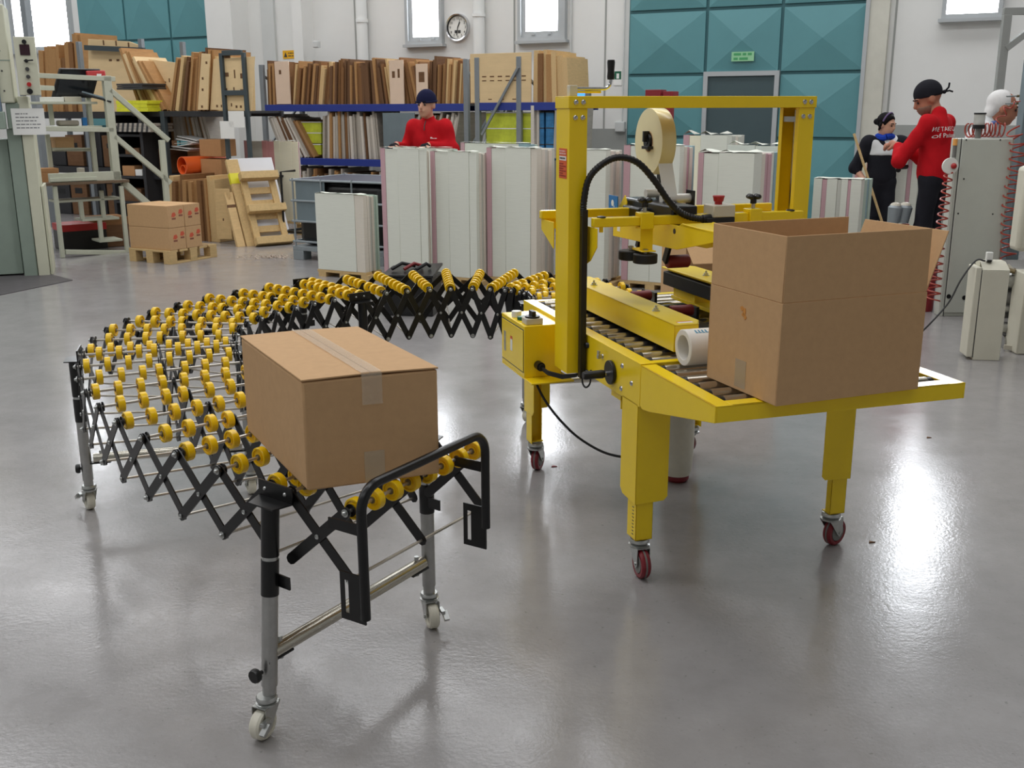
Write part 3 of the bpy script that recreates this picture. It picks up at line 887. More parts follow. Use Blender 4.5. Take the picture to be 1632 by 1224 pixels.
for (x, y, z) in ((.205, .945, 1.066), (.18, 1.02, 1.07)):
    mp('press_wheel', MB().cyl((x, y, z - .018), (x, y, z + .017), .045, 28), 'black_rubber', .004)
    mp('wheel_bolt', MB().cyl((x, y, z), (x, y, z + .033), .007, 10).cyl((x, y, z + .026), (x, y, z + .033), .011, 6), 'zinc')
# emergency stop box
eb = mp('stop_box', MB().box(.455, .545, .905, .985, 1.208, 1.253), 'cream_plastic', .004)
mp('stop_button', MB().cyl((.495, .945, 1.253), (.495, .945, 1.263), .014, 16).lathe([(.015, 1.262 - 1.253), (.018, .012), (.02, .024), (.0225, .029), (.021, .032), (0, .033)], (.495, .945, 1.253), (0, 0, 1), 20), 'red_plastic', 0, eb)
mp('hose_elbow', MB().box(.43, .545, .905, .965, 1.184, 1.208).cyl((.42, .925, 1.203), (.456, .925, 1.205), .016, 12), 'black_plastic', .003)

# ---- the roll of packing tape on the hub
tape = thing('tape_roll', 'large cream roll of packing tape mounted on the head of the yellow machine', 'tape roll', wall_pt(0, 0, 0))
tape.location = Matrix.Rotation(MYAW, 3, 'Z') @ V((.345, 1.25, 1.472)) + V((.5783, 2.8334, 0))
tape.rotation_euler = (0, 0, MYAW)
mat('tape_cream', (244, 234, 190), .4, var=.03, vscale=4)
mat('tape_edge', (246, 232, 172), .3, coat=.3)
MB().lathe([(.040, .001), (.125, .0)], (0, 0, 0), (1, 0, 0), 48).lathe([(.125, .058), (.04, .058)], (0, 0, 0), (1, 0, 0), 48).build('tape_face', 'tape_cream', tape)
MB().lathe([(.125, 0), (.126, .002), (.126, .056), (.125, .058)], (0, 0, 0), (1, 0, 0), 48).build('tape_layers', 'tape_edge', tape)
MB().lathe([(.040, .0), (.040, .058), (.0365, .058), (.0365, 0), (.040, 0)], (0, 0, 0), (1, 0, 0), 32).build('core', 'cardboard', tape)
# ================================================================== cartons and the tube on the machine
def mworld(x, y, z):
    return Matrix.Rotation(MYAW, 3, 'Z') @ V((x, y, z)) + V((.5783, 2.8334, 0))
mat('tape_clear', (236, 222, 198), .1, alpha=.36, coat=.6, bump=.5, bscale=45)
mat('tape_dull', (218, 196, 164), .25, alpha=.55)
# closed carton on the conveyor
ang = R(21.5)
cb = thing('closed_carton', 'closed brown cardboard carton sealed with clear tape on the conveyor end', 'box', (-.508, 2.420, .6815), ang)
bw, bl, bh = .344, .575, .286
body = MB().box(0, bw, 0, bl, 0, bh - .006)
body.build('carton_body', 'cardboard', cb, .006)
MB().prism([(-.001, -.001, bh), (bw / 2 - .001, -.001, bh + .003), (bw / 2 - .001, bl + .001, bh + .003), (-.001, bl + .001, bh)], (0, 0, -.0045)).build('top_flap', 'cardboard', cb, .001)
MB().prism([(bw / 2 + .001, -.001, bh + .003), (bw + .001, -.001, bh), (bw + .001, bl + .001, bh), (bw / 2 + .001, bl + .001, bh + .003)], (0, 0, -.0045)).build('top_flap', 'cardboard', cb, .001)
tp = MB()
def strip(mb, x0, x1, pts, wob=.0012):
    vs, n = [], len(pts)
    for j in range(7):
        x = x0 + (x1 - x0) * j / 6
        vs += [(x + random.uniform(-1, 1) * .0006, y + random.uniform(-1, 1) * wob * .4, z + random.uniform(0, 1) * wob) for (y, z) in pts]
    mb.add(vs, [(j * n + i, (j + 1) * n + i, (j + 1) * n + i + 1, j * n + i + 1) for j in range(6) for i in range(n - 1)])
    return mb
strip(tp, bw / 2 - .026, bw / 2 + .026, [(bl * (1 - k / 14), bh + .0045) for k in range(15)] + [(-.0022, bh - .002)] + [(-.0026, bh - .01 - .0115 * k) for k in range(7)])
tp.build('tape', 'tape_clear', cb)
MB().box(bw / 2 - .026, bw / 2 + .026, -.0014, -.0002, .004, .085).build('tape_end', 'tape_dull', cb)
for ch in cb.children:                           # the loaded carton stands a little out of square
    for v_ in ch.data.vertices:
        v_.co.x -= .12 * v_.co.y
# open carton standing on the infeed table
P0, ang2 = V((.748, 2.824, .7795)), math.atan2(.186, .473)
ob = thing('open_carton', 'tall open cardboard carton with raised flaps on the machine infeed table', 'box', P0, ang2)
ow, ol, oh, fh, th = .508, .368, .2955, .184, .004
w = MB().box(0, ow, 0, th, 0, oh).box(0, ow, ol - th, ol, 0, oh).box(0, th, th, ol - th, 0, oh).box(ow - th, ow, th, ol - th, 0, oh).box(th, ow - th, th, ol - th, 0, .006)
w.build('carton_body', 'cardboard', ob, .0015)
def flap(p, q, up, nrm):
    p, q, up, nrm = V(p), V(q), V(up), V(nrm)
    return MB().prism([p, q, q + up, p + up], nrm * th).build('flap', 'cardboard', ob, .0012)
flap((.003, 0, oh + .001), (ow - .003, 0, oh + .001), (0, .002, fh), (0, 1, 0))
flap((.003, ol, oh + .001), (ow - .003, ol, oh + .001), (0, .004, fh), (0, -1, 0))
flap((0, .003, oh + .001), (0, ol - .003, oh + .001), (.002, 0, fh), (1, 0, 0))
flap((ow, .003, oh + .001), (ow, ol - .003, oh + .001), (.062, 0, fh * .945), (-1, 0, 0))
MB().box(-.0008, 0, ol / 2 - .028, ol / 2 + .028, 0.01, .095).build('tape_end', 'tape_dull', ob)
mat('glue_mark', (206, 140, 66), .5)
gm = MB()
for (y, z, a, b_) in ((-.005, -.055, .008, .014), (.007, -.046, .010, .007), (-.010, -.070, .006, .008), (.002, -.064, .007, .006)):
    gm.prism([(0, ol / 2 + y + a * math.cos(k * math.pi / 7) * random.uniform(.7, 1.1), oh + z + b_ * math.sin(k * math.pi / 7) * random.uniform(.7, 1.1)) for k in range(14)], (-.0012, 0, 0))
tag(gm.build('glue_mark', 'glue_mark', ob), kind='stuff')
# a thick white paper tube lying across the infeed rollers
tb = thing('tape_core_roll', 'white cardboard-cored roll lying on the machine rollers beside the open carton', 'roll', mworld(.128, .465, .779 + .060), MYAW)
MB().lathe([(.058, 0), (.060, .002), (.060, .17), (.058, .172), (.042, .172), (.0405, .17), (.0405, .002), (.042, 0), (.058, 0)], (0, 0, 0), (1, 0, 0), 40).build('roll_body', mat('roll_white', (232, 228, 220), .6), tb)
t = MB()
for k in range(4):
    for (a0, a1, x0, x1) in ((1.05, 1.35, .03 + .012 * k, .036 + .012 * k), (1.05, 1.12, .03 + .012 * k, .040 + .012 * k)):
        vs = []
        for a in (a0, (a0 + a1) / 2, a1):
            for x in (x0, x1):
                vs.append((x, -.0603 * math.cos(a), .0603 * math.sin(a)))
        t.add(vs, [(0, 1, 3, 2), (2, 3, 5, 4)])
t.build('blue_print', 'print_blue', tb)

# cream canister standing under the machine
cn = thing('canister', 'cream plastic canister with a dark base on the floor behind the near yellow leg', 'canister', mworld(.60, 1.40, 0), MYAW)
MB().lathe([(0, .03), (.058, .03), (.064, .05), (.070, .14), (.070, .30), (.05, .36), (.02, .38), (.02, .41), (0, .41)], (0, 0, 0), (0, 0, 1), 28).build('body', 'nylon_white', cn)
MB().lathe([(0, 0), (.045, 0), (.055, .012), (.055, .03), (0, .03)], (0, 0, 0), (0, 0, 1), 24).build('base', 'caster_red', cn)
MB().cyl((0, 0, .41), (0, 0, .44), .024, 14).build('screw_cap', 'black_plastic', cn)

# things on the floor beyond the machine, glimpsed under its head
q0 = at_y(1080, 440, 6.6)
bc = thing('upright_carton', 'brown carton standing on the floor behind the yellow machine, glimpsed under its head', 'box', (q0.x, q0.y, 0), .25)
zb_ = at_y(1100, 392, 6.6).z
MB().box(.05, .75, 0, .4, 0, zb_).build('carton_body', 'cardboard', bc, .005)
MB().prism([(.05, 0, zb_), (.75, 0, zb_), (.75, -.12, zb_ - .10), (.05, -.12, zb_ - .10)], (0, 0, -.005)).build('open_flap', 'cardboard', bc)
q0 = at_z(612, 503)
bk = thing('black_crate', 'black crate with dark straps on the floor behind the far bend of the conveyor', 'crate', q0, WROT * .3)
MB().box(0, .40, 0, .35, 0, .31).build('crate_body', 'black_plastic', bk, .01)
MB().prism([(-.01, -.01, .31), (.41, -.01, .31), (.41, .36, .36), (-.01, .36, .33)], (0, 0, .02)).build('lid', 'black_paint', bk, .004)
for k in range(3):
    MB().tube([(.05 + .1 * k, .1, .36), (.12 + .1 * k, .16, .40), (.22 + .06 * k, .2, .375)], .014, 8).build('strap', 'red_rubber' if k % 2 else 'black_rubber', bk)
# ================================================================== piles of cut sheets
def sheet_mat(name, rgb, lines=.06):
    m = mat(name, rgb, .75, var=lines, vscale=1., bump=.25, bscale=1., stretch=(6, 6, 260), spec=.2)
    return m
sheet_mat('sheets_white', (230, 232, 220)); sheet_mat('sheets_warm', (226, 218, 204)); sheet_mat('sheets_grey', (204, 204, 194))
sheet_mat('sheets_pink', (206, 168, 174)); sheet_mat('sheets_pinkwarm', (222, 160, 158)); sheet_mat('sheets_green', (186, 204, 190)); sheet_mat('sheets_teal', (150, 178, 184)); sheet_mat('sheets_yellow', (248, 242, 216))
mat('wood_pale', (214, 182, 132), .75, var=.12, vscale=6, stretch=(1, 1, 6), spec=.25)
mat('wood_pallet', (206, 176, 126), .8, var=.14, vscale=5, stretch=(8, 1, 8), spec=.2)
mat('wood_mid', (176, 134, 88), .75, var=.15, vscale=5, stretch=(1, 1, 5), spec=.25)
mat('wood_dark', (136, 98, 64), .75, var=.18, vscale=6, stretch=(1, 1, 5), spec=.2)
mat('wood_brown', (112, 82, 58), .75, var=.2, vscale=6, stretch=(1, 1, 5), spec=.2)
mat('board_grey', (176, 168, 156), .7, var=.15, vscale=5, stretch=(1, 1, 5))
mat('board_white', (212, 204, 192), .7, var=.12, vscale=5, stretch=(1, 1, 5))
def pallet(o, x0, x1, y0, y1, h=.13, nb=3, m='wood_pallet', along='x'):
    n_ = 5
    for k in range(n_):
        w_ = (y1 - y0) / (n_ + .9)
        y = y0 + (y1 - y0 - w_) * k / (n_ - 1)
        MB().box(x0, x1, y, y + w_, h - .022, h).build('deck_plank', m, o, .002)
    for i in range(3):
        for j in range(3):
            bx, by = x0 + (x1 - x0 - .1) * i / 2, y0 + (y1 - y0 - .1) * j / 2
            MB().box(bx, bx + .1, by, by + .1, .018 if h > .1 else 0, h - .022).build('block', m, o, .002)
    if h > .1:
        for i in range(3):
            bx = x0 + (x1 - x0 - .1) * i / 2
            MB().box(bx, bx + .1, y0, y1, 0, .018).build('bottom_plank', m, o, .002)
def pile(label, sv, front, side, zb=.06, top='sheets_white', wave=.012, base='wood', hvar=.02, name='sheet_pile', seamtop=None):
    """front: (fraction, material) columns left to right; side: (fraction, material, drop) slabs from front to back"""
    p0, w_, dep, zt, an = sv
    o = thing(name, label, 'sheet pile', p0, an, 'piles of cut sheets on the floor')
    d1 = dep * side[0][0]
    x = 0.
    for k, (fr, m) in enumerate(front):
        x1 = x + fr * w_
        MB().box(x, x1 - .002, .004 * (k % 2), d1 - .004, zb, zt - (.006 * (k % 2))).build('sheet_column', m, o, .003)
        x = x1
    y = d1
    for k, (fr, m, dr) in enumerate(side[1:]):
        y1 = y + fr * dep
        MB().box(.01, w_ - .008 * (k % 2), y, y1 - .004, zb, zt - dr).build('sheet_column', m, o, .003)
        y = y1
    n_ = 9
    vs = []
    for j in range(3):
        for i in range(n_):
            vs.append((-.004 + (w_ + .008) * i / (n_ - 1), -.004 + d1 * j / 2, zt + .003 + wave * abs(math.sin(i * 1.3 + j * .6)) * (.3 + .7 * (i % 3 == 1))))
    MB().add(vs, [(j * n_ + i, j * n_ + i + 1, (j + 1) * n_ + i + 1, (j + 1) * n_ + i) for j in range(2) for i in range(n_ - 1)]).build('top_sheet', top, o)
    if base == 'wood':
        MB().box(-.01, w_ + .01, 0, .09, zb - .025, zb - .001).build('pallet_plank', 'wood_pallet', o)
        MB().box(-.01, w_ + .01, dep - .1, dep, zb - .025, zb - .001).build('pallet_plank', 'wood_pallet', o)
        for q in (0., .45, .9):
            MB().box(q * w_, q * w_ + .09, .0, dep, 0, zb - .026).build('pallet_runner', 'wood_pallet', o)
    else:
        MB().box(-.005, w_ + .005, .0, dep, 0.0, zb - .001).build('plinth', 'black_paint', o, .004)
    return o
S5 = [(.32, 0, 0)]
sd = lambda ms: [(.28, None)] + [(.72 / len(ms), m, .012 + .006 * (k % 3)) for k, m in enumerate(ms)]
pile('shortest pile of white sheets on a pallet in front of the caged container', survey(508, 583, 607, 440, 308), [(.82, 'sheets_white'), (.18, 'sheets_warm')], sd(['sheets_warm', 'sheets_grey', 'sheets_warm', 'sheets_green', 'sheets_green']), .07)
W5 = ['sheets_warm', 'sheets_grey', 'sheets_warm', 'sheets_grey']
pile('tall white sheet pile with pink edge, leftmost of the tall row', survey(613, 684, 690, 447, 236), [(.1, 'sheets_pink'), (.28, 'sheets_white'), (.46, 'sheets_white'), (.16, 'sheets_white')], sd(W5), .07, base='plinth')
pile('tall white sheet pile with pink edge, directly below the worker in the navy cap', survey(690, 761, 779, 450, 241), [(.1, 'sheets_pink'), (.3, 'sheets_white'), (.44, 'sheets_white'), (.16, 'sheets_white')], sd(W5), .07)
pile('tall white sheet pile with pink edge just left of the machine post', survey(777, 855, 884, 452, 235), [(.1, 'sheets_pink'), (.28, 'sheets_white'), (.5, 'sheets_white'), (.12, 'sheets_warm')], sd(W5), .07)
pile('white sheet pile seen through the yellow portal next to the left post', survey(888, 962, 988, 455, 238), [(.1, 'sheets_pink'), (.3, 'sheets_white'), (.6, 'sheets_white')], sd(W5), .07)
pile('white sheet pile with pink edge behind the big tape roll', survey(989, 1076, 1100, 458, 231), [(.12, 'sheets_pink'), (.4, 'sheets_white'), (.48, 'sheets_white')], sd(['sheets_warm', 'sheets_pink', 'sheets_warm', 'sheets_teal']), .07)
pile('white sheet pile with pink stripe and creased top behind the red stop button', survey(1104, 1191, 1232, 462, 243), [(.1, 'sheets_pink'), (.27, 'sheets_white'), (.63, 'sheets_white')], sd(['sheets_warm', 'sheets_pink', 'sheets_pink', 'sheets_white', 'sheets_teal', 'sheets_teal']), .07, wave=.03)
pile('pale sheet pile behind the row, right next to the right machine post', survey(1150, 1236, 1250, 434, 231), [(.5, 'sheets_white'), (.5, 'sheets_white')], sd(['sheets_warm', 'sheets_white']), .07, wave=.04)
pile('far sheet pile topped with one curling grey sheet, in front of the wicket door', survey(1082, 1150, 1178, 405, 215), [(.14, 'sheets_pink'), (.26, 'sheets_yellow'), (.6, 'sheets_white')], sd(['sheets_grey', 'sheets_warm', 'sheets_grey', 'sheets_grey']), .07, top='sheets_grey', wave=.05)
pile('second-row sheet pile with teal corner, behind the tall piles below the yellow packs', survey(737, 842, 858, 428, 227), [(.06, 'sheets_pink'), (.8, 'sheets_white'), (.14, 'sheets_teal')], sd(['sheets_teal', 'sheets_green']), .07, wave=.006)
pile('second-row white sheet pile half hidden behind the worker in the navy cap', survey(632, 722, 734, 430, 234), [(.4, 'sheets_white'), (.6, 'sheets_white')], sd(['sheets_green', 'sheets_green']), .07, wave=.006)
pI = survey(1287, 1362, 1379, 432, 284)
pile('low sheet pile under a white cover sheet, right of the portal', pI, [(.18, 'sheets_white'), (.1, 'sheets_pink'), (.22, 'sheets_white'), (.08, 'sheets_grey'), (.14, 'sheets_white'), (.06, 'sheets_pink'), (.22, 'sheets_white')], sd(['sheets_green', 'sheets_teal', 'sheets_green']), .07, wave=.008)
pile('yellow and pink striped sheet pile behind the woman with the broom', survey(1353, 1388, 1396, 398, 229), [(.2, 'sheets_pinkwarm'), (.3, 'sheets_yellow'), (.2, 'sheets_pinkwarm'), (.3, 'sheets_yellow')], sd(['sheets_warm', 'sheets_pink']), .07)
pile('pale sheet pile between the woman and the man in red', survey(1408, 1452, 1462, 402, 238), [(.6, 'sheets_white'), (.15, 'sheets_pink'), (.25, 'sheets_white')], sd(['sheets_warm', 'sheets_grey']), .07)
pile('pink and cream sheet pile on the trolley left of the caged container', survey(398, 482, 486, 369, 224), [(.12, 'sheets_pink'), (.22, 'sheets_grey'), (.1, 'sheets_pinkwarm'), (.12, 'sheets_pinkwarm'), (.11, 'sheets_yellow'), (.11, 'sheets_yellow'), (.11, 'sheets_yellow'), (.11, 'sheets_yellow')], sd(['sheets_pink', 'sheets_warm']), .17, base='wood')

# ---- caged black container
mat('galv', (150, 158, 162), .5, .4, var=.1, vscale=8)
mat('panel_grey', (118, 132, 138), .5, .2, var=.08, vscale=6)
mat('liner_navy', (36, 40, 62), .5)
p0, w_, dep, zt, an = survey(472, 700, 720, 413, 284)
ct = thing('caged_container', 'black plastic container in a galvanised steel cage behind the short sheet pile', 'container', p0, an)
w_, dep = 1.2, .95
MB().box(.03, w_ - .03, .03, dep - .03, .16, zt - .03).build('tank', 'black_plastic', ct, .08)
MB().box(.05, .44, -.004, .0, zt - .46, zt - .02).build('sign_plate', 'panel_grey', ct)
MB().box(.0, w_, .0, dep, zt - .03, zt - .012).build('liner_rim', 'liner_navy', ct, .005)
for k in range(4):
    z = .20 + (zt - .22) * k / 3
    MB().tube([(-.005, -.012, z), (w_ + .005, -.012, z), (w_ + .005, dep + .01, z), (-.012, dep + .01, z), (-.012, -.012, z)], .012, 8).build('cage_ring', 'galv', ct)
for k in range(4):
    x = w_ * k / 3 + (.02 if k == 0 else 0)
    MB().cyl((x, -.014, .14), (x, -.014, zt), .010, 8).build('cage_bar', 'galv', ct)
for k in range(1, 3):
    y = dep * k / 2
    MB().cyl((-.014, y, .14), (-.014, y, zt), .010, 8).build('cage_bar', 'galv', ct)
MB().box(-.02, w_ + .02, -.02, dep, .10, .15).build('base_pan', 'galv', ct, .004)
for x in (0, w_ - .14):
    MB().box(x - .02, x + .12, -.02, .12, 0, .10).build('foot', 'galv', ct, .004)
    MB().box(x - .02, x + .12, dep - .12, dep, 0, .10).build('foot', 'galv', ct, .004)
# ---- trolley that carries the pink pile
tr = thing('sheet_trolley', 'dark steel trolley frame with small wheels beside the leaning pallet', 'trolley', at_z(454, 387), WROT)
MB().tube([(0, 0, .08), (0, 0, .86), (.22, -.0, .88)], .014, 8).build('handle_post', 'black_paint', tr)
MB().bar((0, 0, .14), (.5, 0, .14), .03, .03).build('frame_bar', 'black_paint', tr)
MB().bar((0, .02, .14), (0, .6, .14), .03, .03).build('frame_bar', 'black_paint', tr)
for (x, y) in ((0, 0), (.5, 0), (0, .6)):
    MB().lathe([(0, -.016), (.045, -.016), (.055, -.01), (.055, .01), (.045, .016), (0, .016)], (x, y, .055), (.3, 1, 0), 16).build('wheel', 'black_rubber', tr)
    MB().bar((x, y, .055), (x, y, .13), .04, .012).build('fork', 'galv', tr)
# ---- metal swarf on the floor
sw = MB()
for k in range(46):
    q = at_z(437, 411) + V((random.gauss(-.05, .13), random.gauss(0, .05), .003))
    a = random.uniform(0, 6.3)
    l_ = random.uniform(.03, .11)
    sw.tube([q, q + V((math.cos(a) * l_ / 2, math.sin(a) * l_ / 2, random.uniform(.004, .03))), q + V((math.cos(a + .5) * l_, math.sin(a + .5) * l_, .002))], .0035, 4)
tag(sw.build('wood_splinters', mat('splinter', (206, 188, 172), .6, var=.3, vscale=3)), 'small scatter of pale splinters on the floor before the container', 'debris', kind='stuff')

# ---- pallet of logo cartons
d = (at_z(271, 421) - at_z(206, 415)).normalized()
p0 = at_z(207, 416)
an = math.atan2(d.y, d.x)
pw, pd_ = 1.18, .80
# the pallet runs back to the right: its front-left short side faces the viewer
e = V((-d.y, d.x, 0))
f_ = plane(p0, d)
sw_ = f_(272, 421)[0]
lp = plane(p0 + d * sw_, e)(346, 404)[0]
pal = thing('pallet', 'pale wooden pallet under the eight logo cartons', 'pallet', p0, an)
pallet(pal, 0, sw_, 0, lp, .145)
MB().box(.0, sw_, lp - .42, lp, .146, .1465).build('film_wrap', mat('film', (220, 214, 200), .08, alpha=.25, coat=1., bump=.8, bscale=9), pal)
ch_ = (plane(p0, d)(206, 326)[1] - .146) / 2
cw_, cd_ = sw_ * .98, lp * .30
mat('logo_red', (206, 92, 66), .6); mat('logo_brown', (140, 84, 66), .6)
rows = [('front', 0.), ('second', 1), ('rear', 2)]
def logo_box(x, y, z, w_, dp, h, label):
    o = thing('logo_carton', label, 'box', p0 + d * x + e * y + V((0, 0, z)), an, 'logo cartons on the pallet')
    MB().box(0, w_, 0, dp, 0, h - .003).build('carton_body', 'cardboard', o, .004)
    MB().box(.001, w_ / 2 - .001, 0.001, dp - .001, h - .003, h - .001).build('top_flap', 'cardboard', o)
    MB().box(w_ / 2 + .001, w_ - .001, 0.001, dp - .001, h - .003, h - .001).build('top_flap', 'cardboard', o)
    for (u, v_) in ((.34, .5), (.78, .62)):
        m_ = MB().prism([(w_, dp * u - .03, h * v_), (w_, dp * u - .015, h * v_ + .04), (w_, dp * u + .02, h * v_ + .045), (w_, dp * u + .035, h * v_ + .015), (w_, dp * u + .01, h * v_ - .005)], (.0012, 0, 0))
        m_.build('logo', 'logo_red', o)
        MB().box(w_, w_ + .001, dp * u - .025, dp * u + .03, h * v_ - .03, h * v_ - .012).build('logo_text', 'logo_brown', o)
    return o
for r_, rn in enumerate(('nearest the viewer', 'in the middle', 'at the rear')):
    for lv, ln in ((0, 'bottom'), (1, 'top')):
        if r_ == 2: continue
        yy = .02 + r_ * (lp * .33 + .006)
        logo_box(.01, yy, .147 + lv * (ch_ + .001), cw_, lp * .33, ch_, 'brown carton with red logos, %s layer of the pallet stack, %s' % (ln, 'nearest the viewer' if r_ == 0 else 'in the second row'))
# ---- boards and a pallet leaning on the rack
lean0 = at_z(409, 393)
lp_ = thing('leaning_pallet', 'narrow wooden pallet leaning upright against the white sheet by the left rack', 'pallet', lean0, WROT - .12)
th = R(-13)
def lean(o, tilt, roll_): o.rotation_euler = (tilt, roll_, WROT)
lp_.rotation_euler = (R(-25), 0, R(36))
LH, LW = .92, .44
for x in (0, LW - .08):
    MB().box(x, x + .08, 0, .03, 0, LH).build('rail', 'wood_pallet', lp_, .002)
for k in range(6):
    z = .02 + k * (LH - .1) / 5
    MB().box(0.0, LW, .03, .05, z, z + .08).build('slat', 'wood_pallet', lp_, .002)
for z in (0., .41, .83):
    MB().box(-.02, LW + .02, -.1, 0, z, z + .09).build('block', 'wood_pallet', lp_, .003)
ws = thing('wrapped_sheet', 'white film-wrapped board leaning behind the narrow pallet', 'board', lean0 + V((-.075, .10, 0)), R(36))
ws.rotation_euler = (R(-25), 0, R(36))
MB().box(-.03, .52, 0, .03, .0, 1.12).build('sheet', mat('film_white', (222, 222, 226), .25, bump=.3, bscale=5, coat=.3), ws, .004)
for k, (px, py, ln, wd_, tilt, lb, m) in enumerate(((394, 392, 1.12, .15, -19, 'long wooden beam with a yellow tape band leaning beside the white board', 'wood_pallet'), (379, 393, .70, .10, -16, 'short plank with a dark band leaning left of the long beam', 'wood_pale'))):
    b_ = thing('leaning_plank', lb, 'plank', at_z(px, py + 1), WROT)
    b_.rotation_euler = (R(-26), 0, R(36))
    MB().box(0, wd_, 0, .05, 0, ln).build('plank', m, b_, .003)
    if k == 0:
        MB().box(-.001, wd_ + .001, -.002, .052, ln * .72, ln * .84).build('tape_band', mat('tape_yellow', (222, 214, 40), .4), b_)
    else:
        MB().box(-.001, wd_ + .001, -.002, .02, ln * .72, ln * .77).build('band', 'wood_brown', b_)
# ================================================================== racks and cutting dies
mat('rack_blue', (40, 58, 140), .45, var=.05)
mat('rack_grey', (136, 142, 146), .5, .3, var=.06, vscale=6)
mat('rack_dark', (70, 80, 84), .5, .2)
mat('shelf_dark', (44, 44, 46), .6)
mat('pack_green', (196, 206, 60), .5, var=.25, vscale=7)
mat('pack_yellow', (222, 222, 50), .5, var=.15, vscale=9)
mat('pack_blue', (52, 120, 170), .5, var=.4, vscale=16)
mat('ply_face', (226, 198, 152), .65, var=.07, vscale=3, stretch=(1, 1, 4), spec=.3)
mat('ply_pink', (226, 200, 176), .6, var=.06, vscale=3)
UNIT = {}
def unit(m):
    if m not in UNIT:
        UNIT[m] = MB().box(-.5, .5, 0, 1, 0, 1).mesh('die_board', m, 0)
    return UNIT[m]
def rack(name, label, t0, t1, n0, dep, levels, ups, ztop, beam='rack_blue', post='rack_grey', brace=True, bh=.10):
    o = wallthing(name, label, 'rack', t0, n0)
    Lr = t1 - t0
    for u in ups:
        x = u - t0
        for y in (0, dep):
            MB().box(x - .035, x + .035, y - .03, y + .03, 0, ztop).build('upright', post, o, .003)
        if brace:
            zz = [.3, 1.0, 1.7, ztop - .15]
            for k in range(len(zz) - 1):
                a, b = (0, dep) if k % 2 else (dep, 0)
                MB().bar((x, a, zz[k]), (x, b, zz[k + 1]), .03, .03, (1, 0, 0)).build('brace', post, o)
    for z in levels:
        for y in (0, dep):
            MB().box(0, Lr, y - .025, y + .025, z - bh, z).build('beam', beam, o, .003)
        MB().box(0.02, Lr - .02, .03, dep - .03, z - .03, z - .004).build('shelf_board', 'shelf_dark', o)
    return o
def board(t, n, z, th_, dp, h, tilt, m, label, group, name='die_board', yaw=0.):
    o = link(name, unit(m))
    o.location = wall_pt(t, n, z)
    o.rotation_mode = 'XYZ'
    o.matrix_world = Matrix.Translation(wall_pt(t, n, z)) @ Matrix.Rotation(WROT + yaw, 4, 'Z') @ Matrix.Rotation(R(tilt), 4, 'Y') @ Matrix.Diagonal((th_, dp, h, 1))
    return tag(o, label, 'die board', group)
TONE = {'wood_dark': 'brown', 'wood_brown': 'dark brown', 'wood_mid': 'tan', 'wood_pale': 'pale', 'board_grey': 'grey', 'board_white': 'off-white', 'ply_face': 'cream'}
MIX = ['wood_dark', 'wood_brown', 'wood_mid', 'wood_dark', 'wood_mid', 'wood_brown', 'wood_pale']
GREY = ['board_grey', 'board_white', 'wood_brown', 'board_grey', 'wood_dark', 'board_white', 'wood_mid']
COUNT = {}
def nth(g):
    k = COUNT[g] = COUNT.get(g, 0) + 1
    return '%d%s' % (k, 'th' if 10 < k % 100 < 14 else {1: 'st', 2: 'nd', 3: 'rd'}.get(k % 10, 'th'))
def row(pxs, pyb, n, z, hs, mats, label, group, th=(.026, .046), dp=(.6, .8)):
    """pxs: [(px0, px1, tilt0, tilt1)] runs of boards standing side by side on a shelf"""
    for (a, b, t0, t1) in pxs:
        ta, tb = wt(a, pyb, n), wt(b, pyb, n)
        t = ta
        while t < tb:
            q = (t - ta) / (tb - ta)
            w_ = random.uniform(*th)
            tl = t0 + (t1 - t0) * q
            board(t + w_ / 2, n - random.uniform(0, .06), z + abs(math.sin(R(tl))) * w_ / 2, w_, random.uniform(*dp), random.uniform(*hs), tl + random.uniform(-.3, .3), (mm := random.choice(mats)), '%s %s, %s from the left' % (TONE[mm], label, nth(group)), group)
            t += w_ / math.cos(R(tl)) + random.uniform(.003, .008)
def panel(name, label, px0, px1, pyb, pyt, n, m, holes=(), th=.02, tilt=0., cat='die board'):
    t0, z0 = on_wall(px0, pyb, n)
    t1 = wt(px1, pyb, n)
    z1 = wz(px0, pyt, n)
    o = wallthing(name, label, cat, t0, n, z0)
    o.rotation_euler = (R(tilt), 0, WROT)
    MB().box(0, t1 - t0, 0, th, 0, z1 - z0).build('sheet', m, o, .002)
    for (u, v_, du, dv) in holes:
        MB().box(u * (t1 - t0), (u + du) * (t1 - t0), -.0015, .002, v_ * (z1 - z0), (v_ + dv) * (z1 - z0)).build('slot', 'wood_brown', o)
    return o
# --- middle rack with blue beams
NM = 1.5
zt_, zm_ = wz(580, 166, NM), wz(540, 253, NM)
ta, tb = wt(421, 170, NM), wt(744, 170, NM)
rack('pallet_rack', 'long rack with blue beams and grey uprights, full of cutting dies, behind the navy-capped man', ta, tb, NM, .9, [zt_, zm_], [ta, tb], wz(744, 94, NM))
row([(424, 440, 2, 2), (462, 520, 9, 9), (520, 566, 5, 2), (566, 600, 0, -3), (600, 678, -6, -14), (681, 738, 3, 5)], 166, NM - .03, zt_, (.50, .64), MIX,
    'cutting die on the top blue shelf', 'cutting dies on the top blue shelf')
row([(448, 500, -22, -32), (514, 604, 4, -5), (638, 715, 20, 13)], 253, NM - .02, zm_, (.60, .68), GREY,
    'cutting die on the middle shelf of the blue rack', 'cutting dies on the middle blue shelf')
row([(430, 640, 4, 2)], 330, NM + .03, .08, (.5, .66), GREY, 'cutting die at floor level of the blue rack', 'cutting dies at the floor level of the blue rack')
panel('pale_die', 'pale pinkish plywood panel with a round hole on the top blue shelf, left end', 441, 463, 166, 98, NM + .02, 'ply_pink', ((.3, .7, .16, .1),))
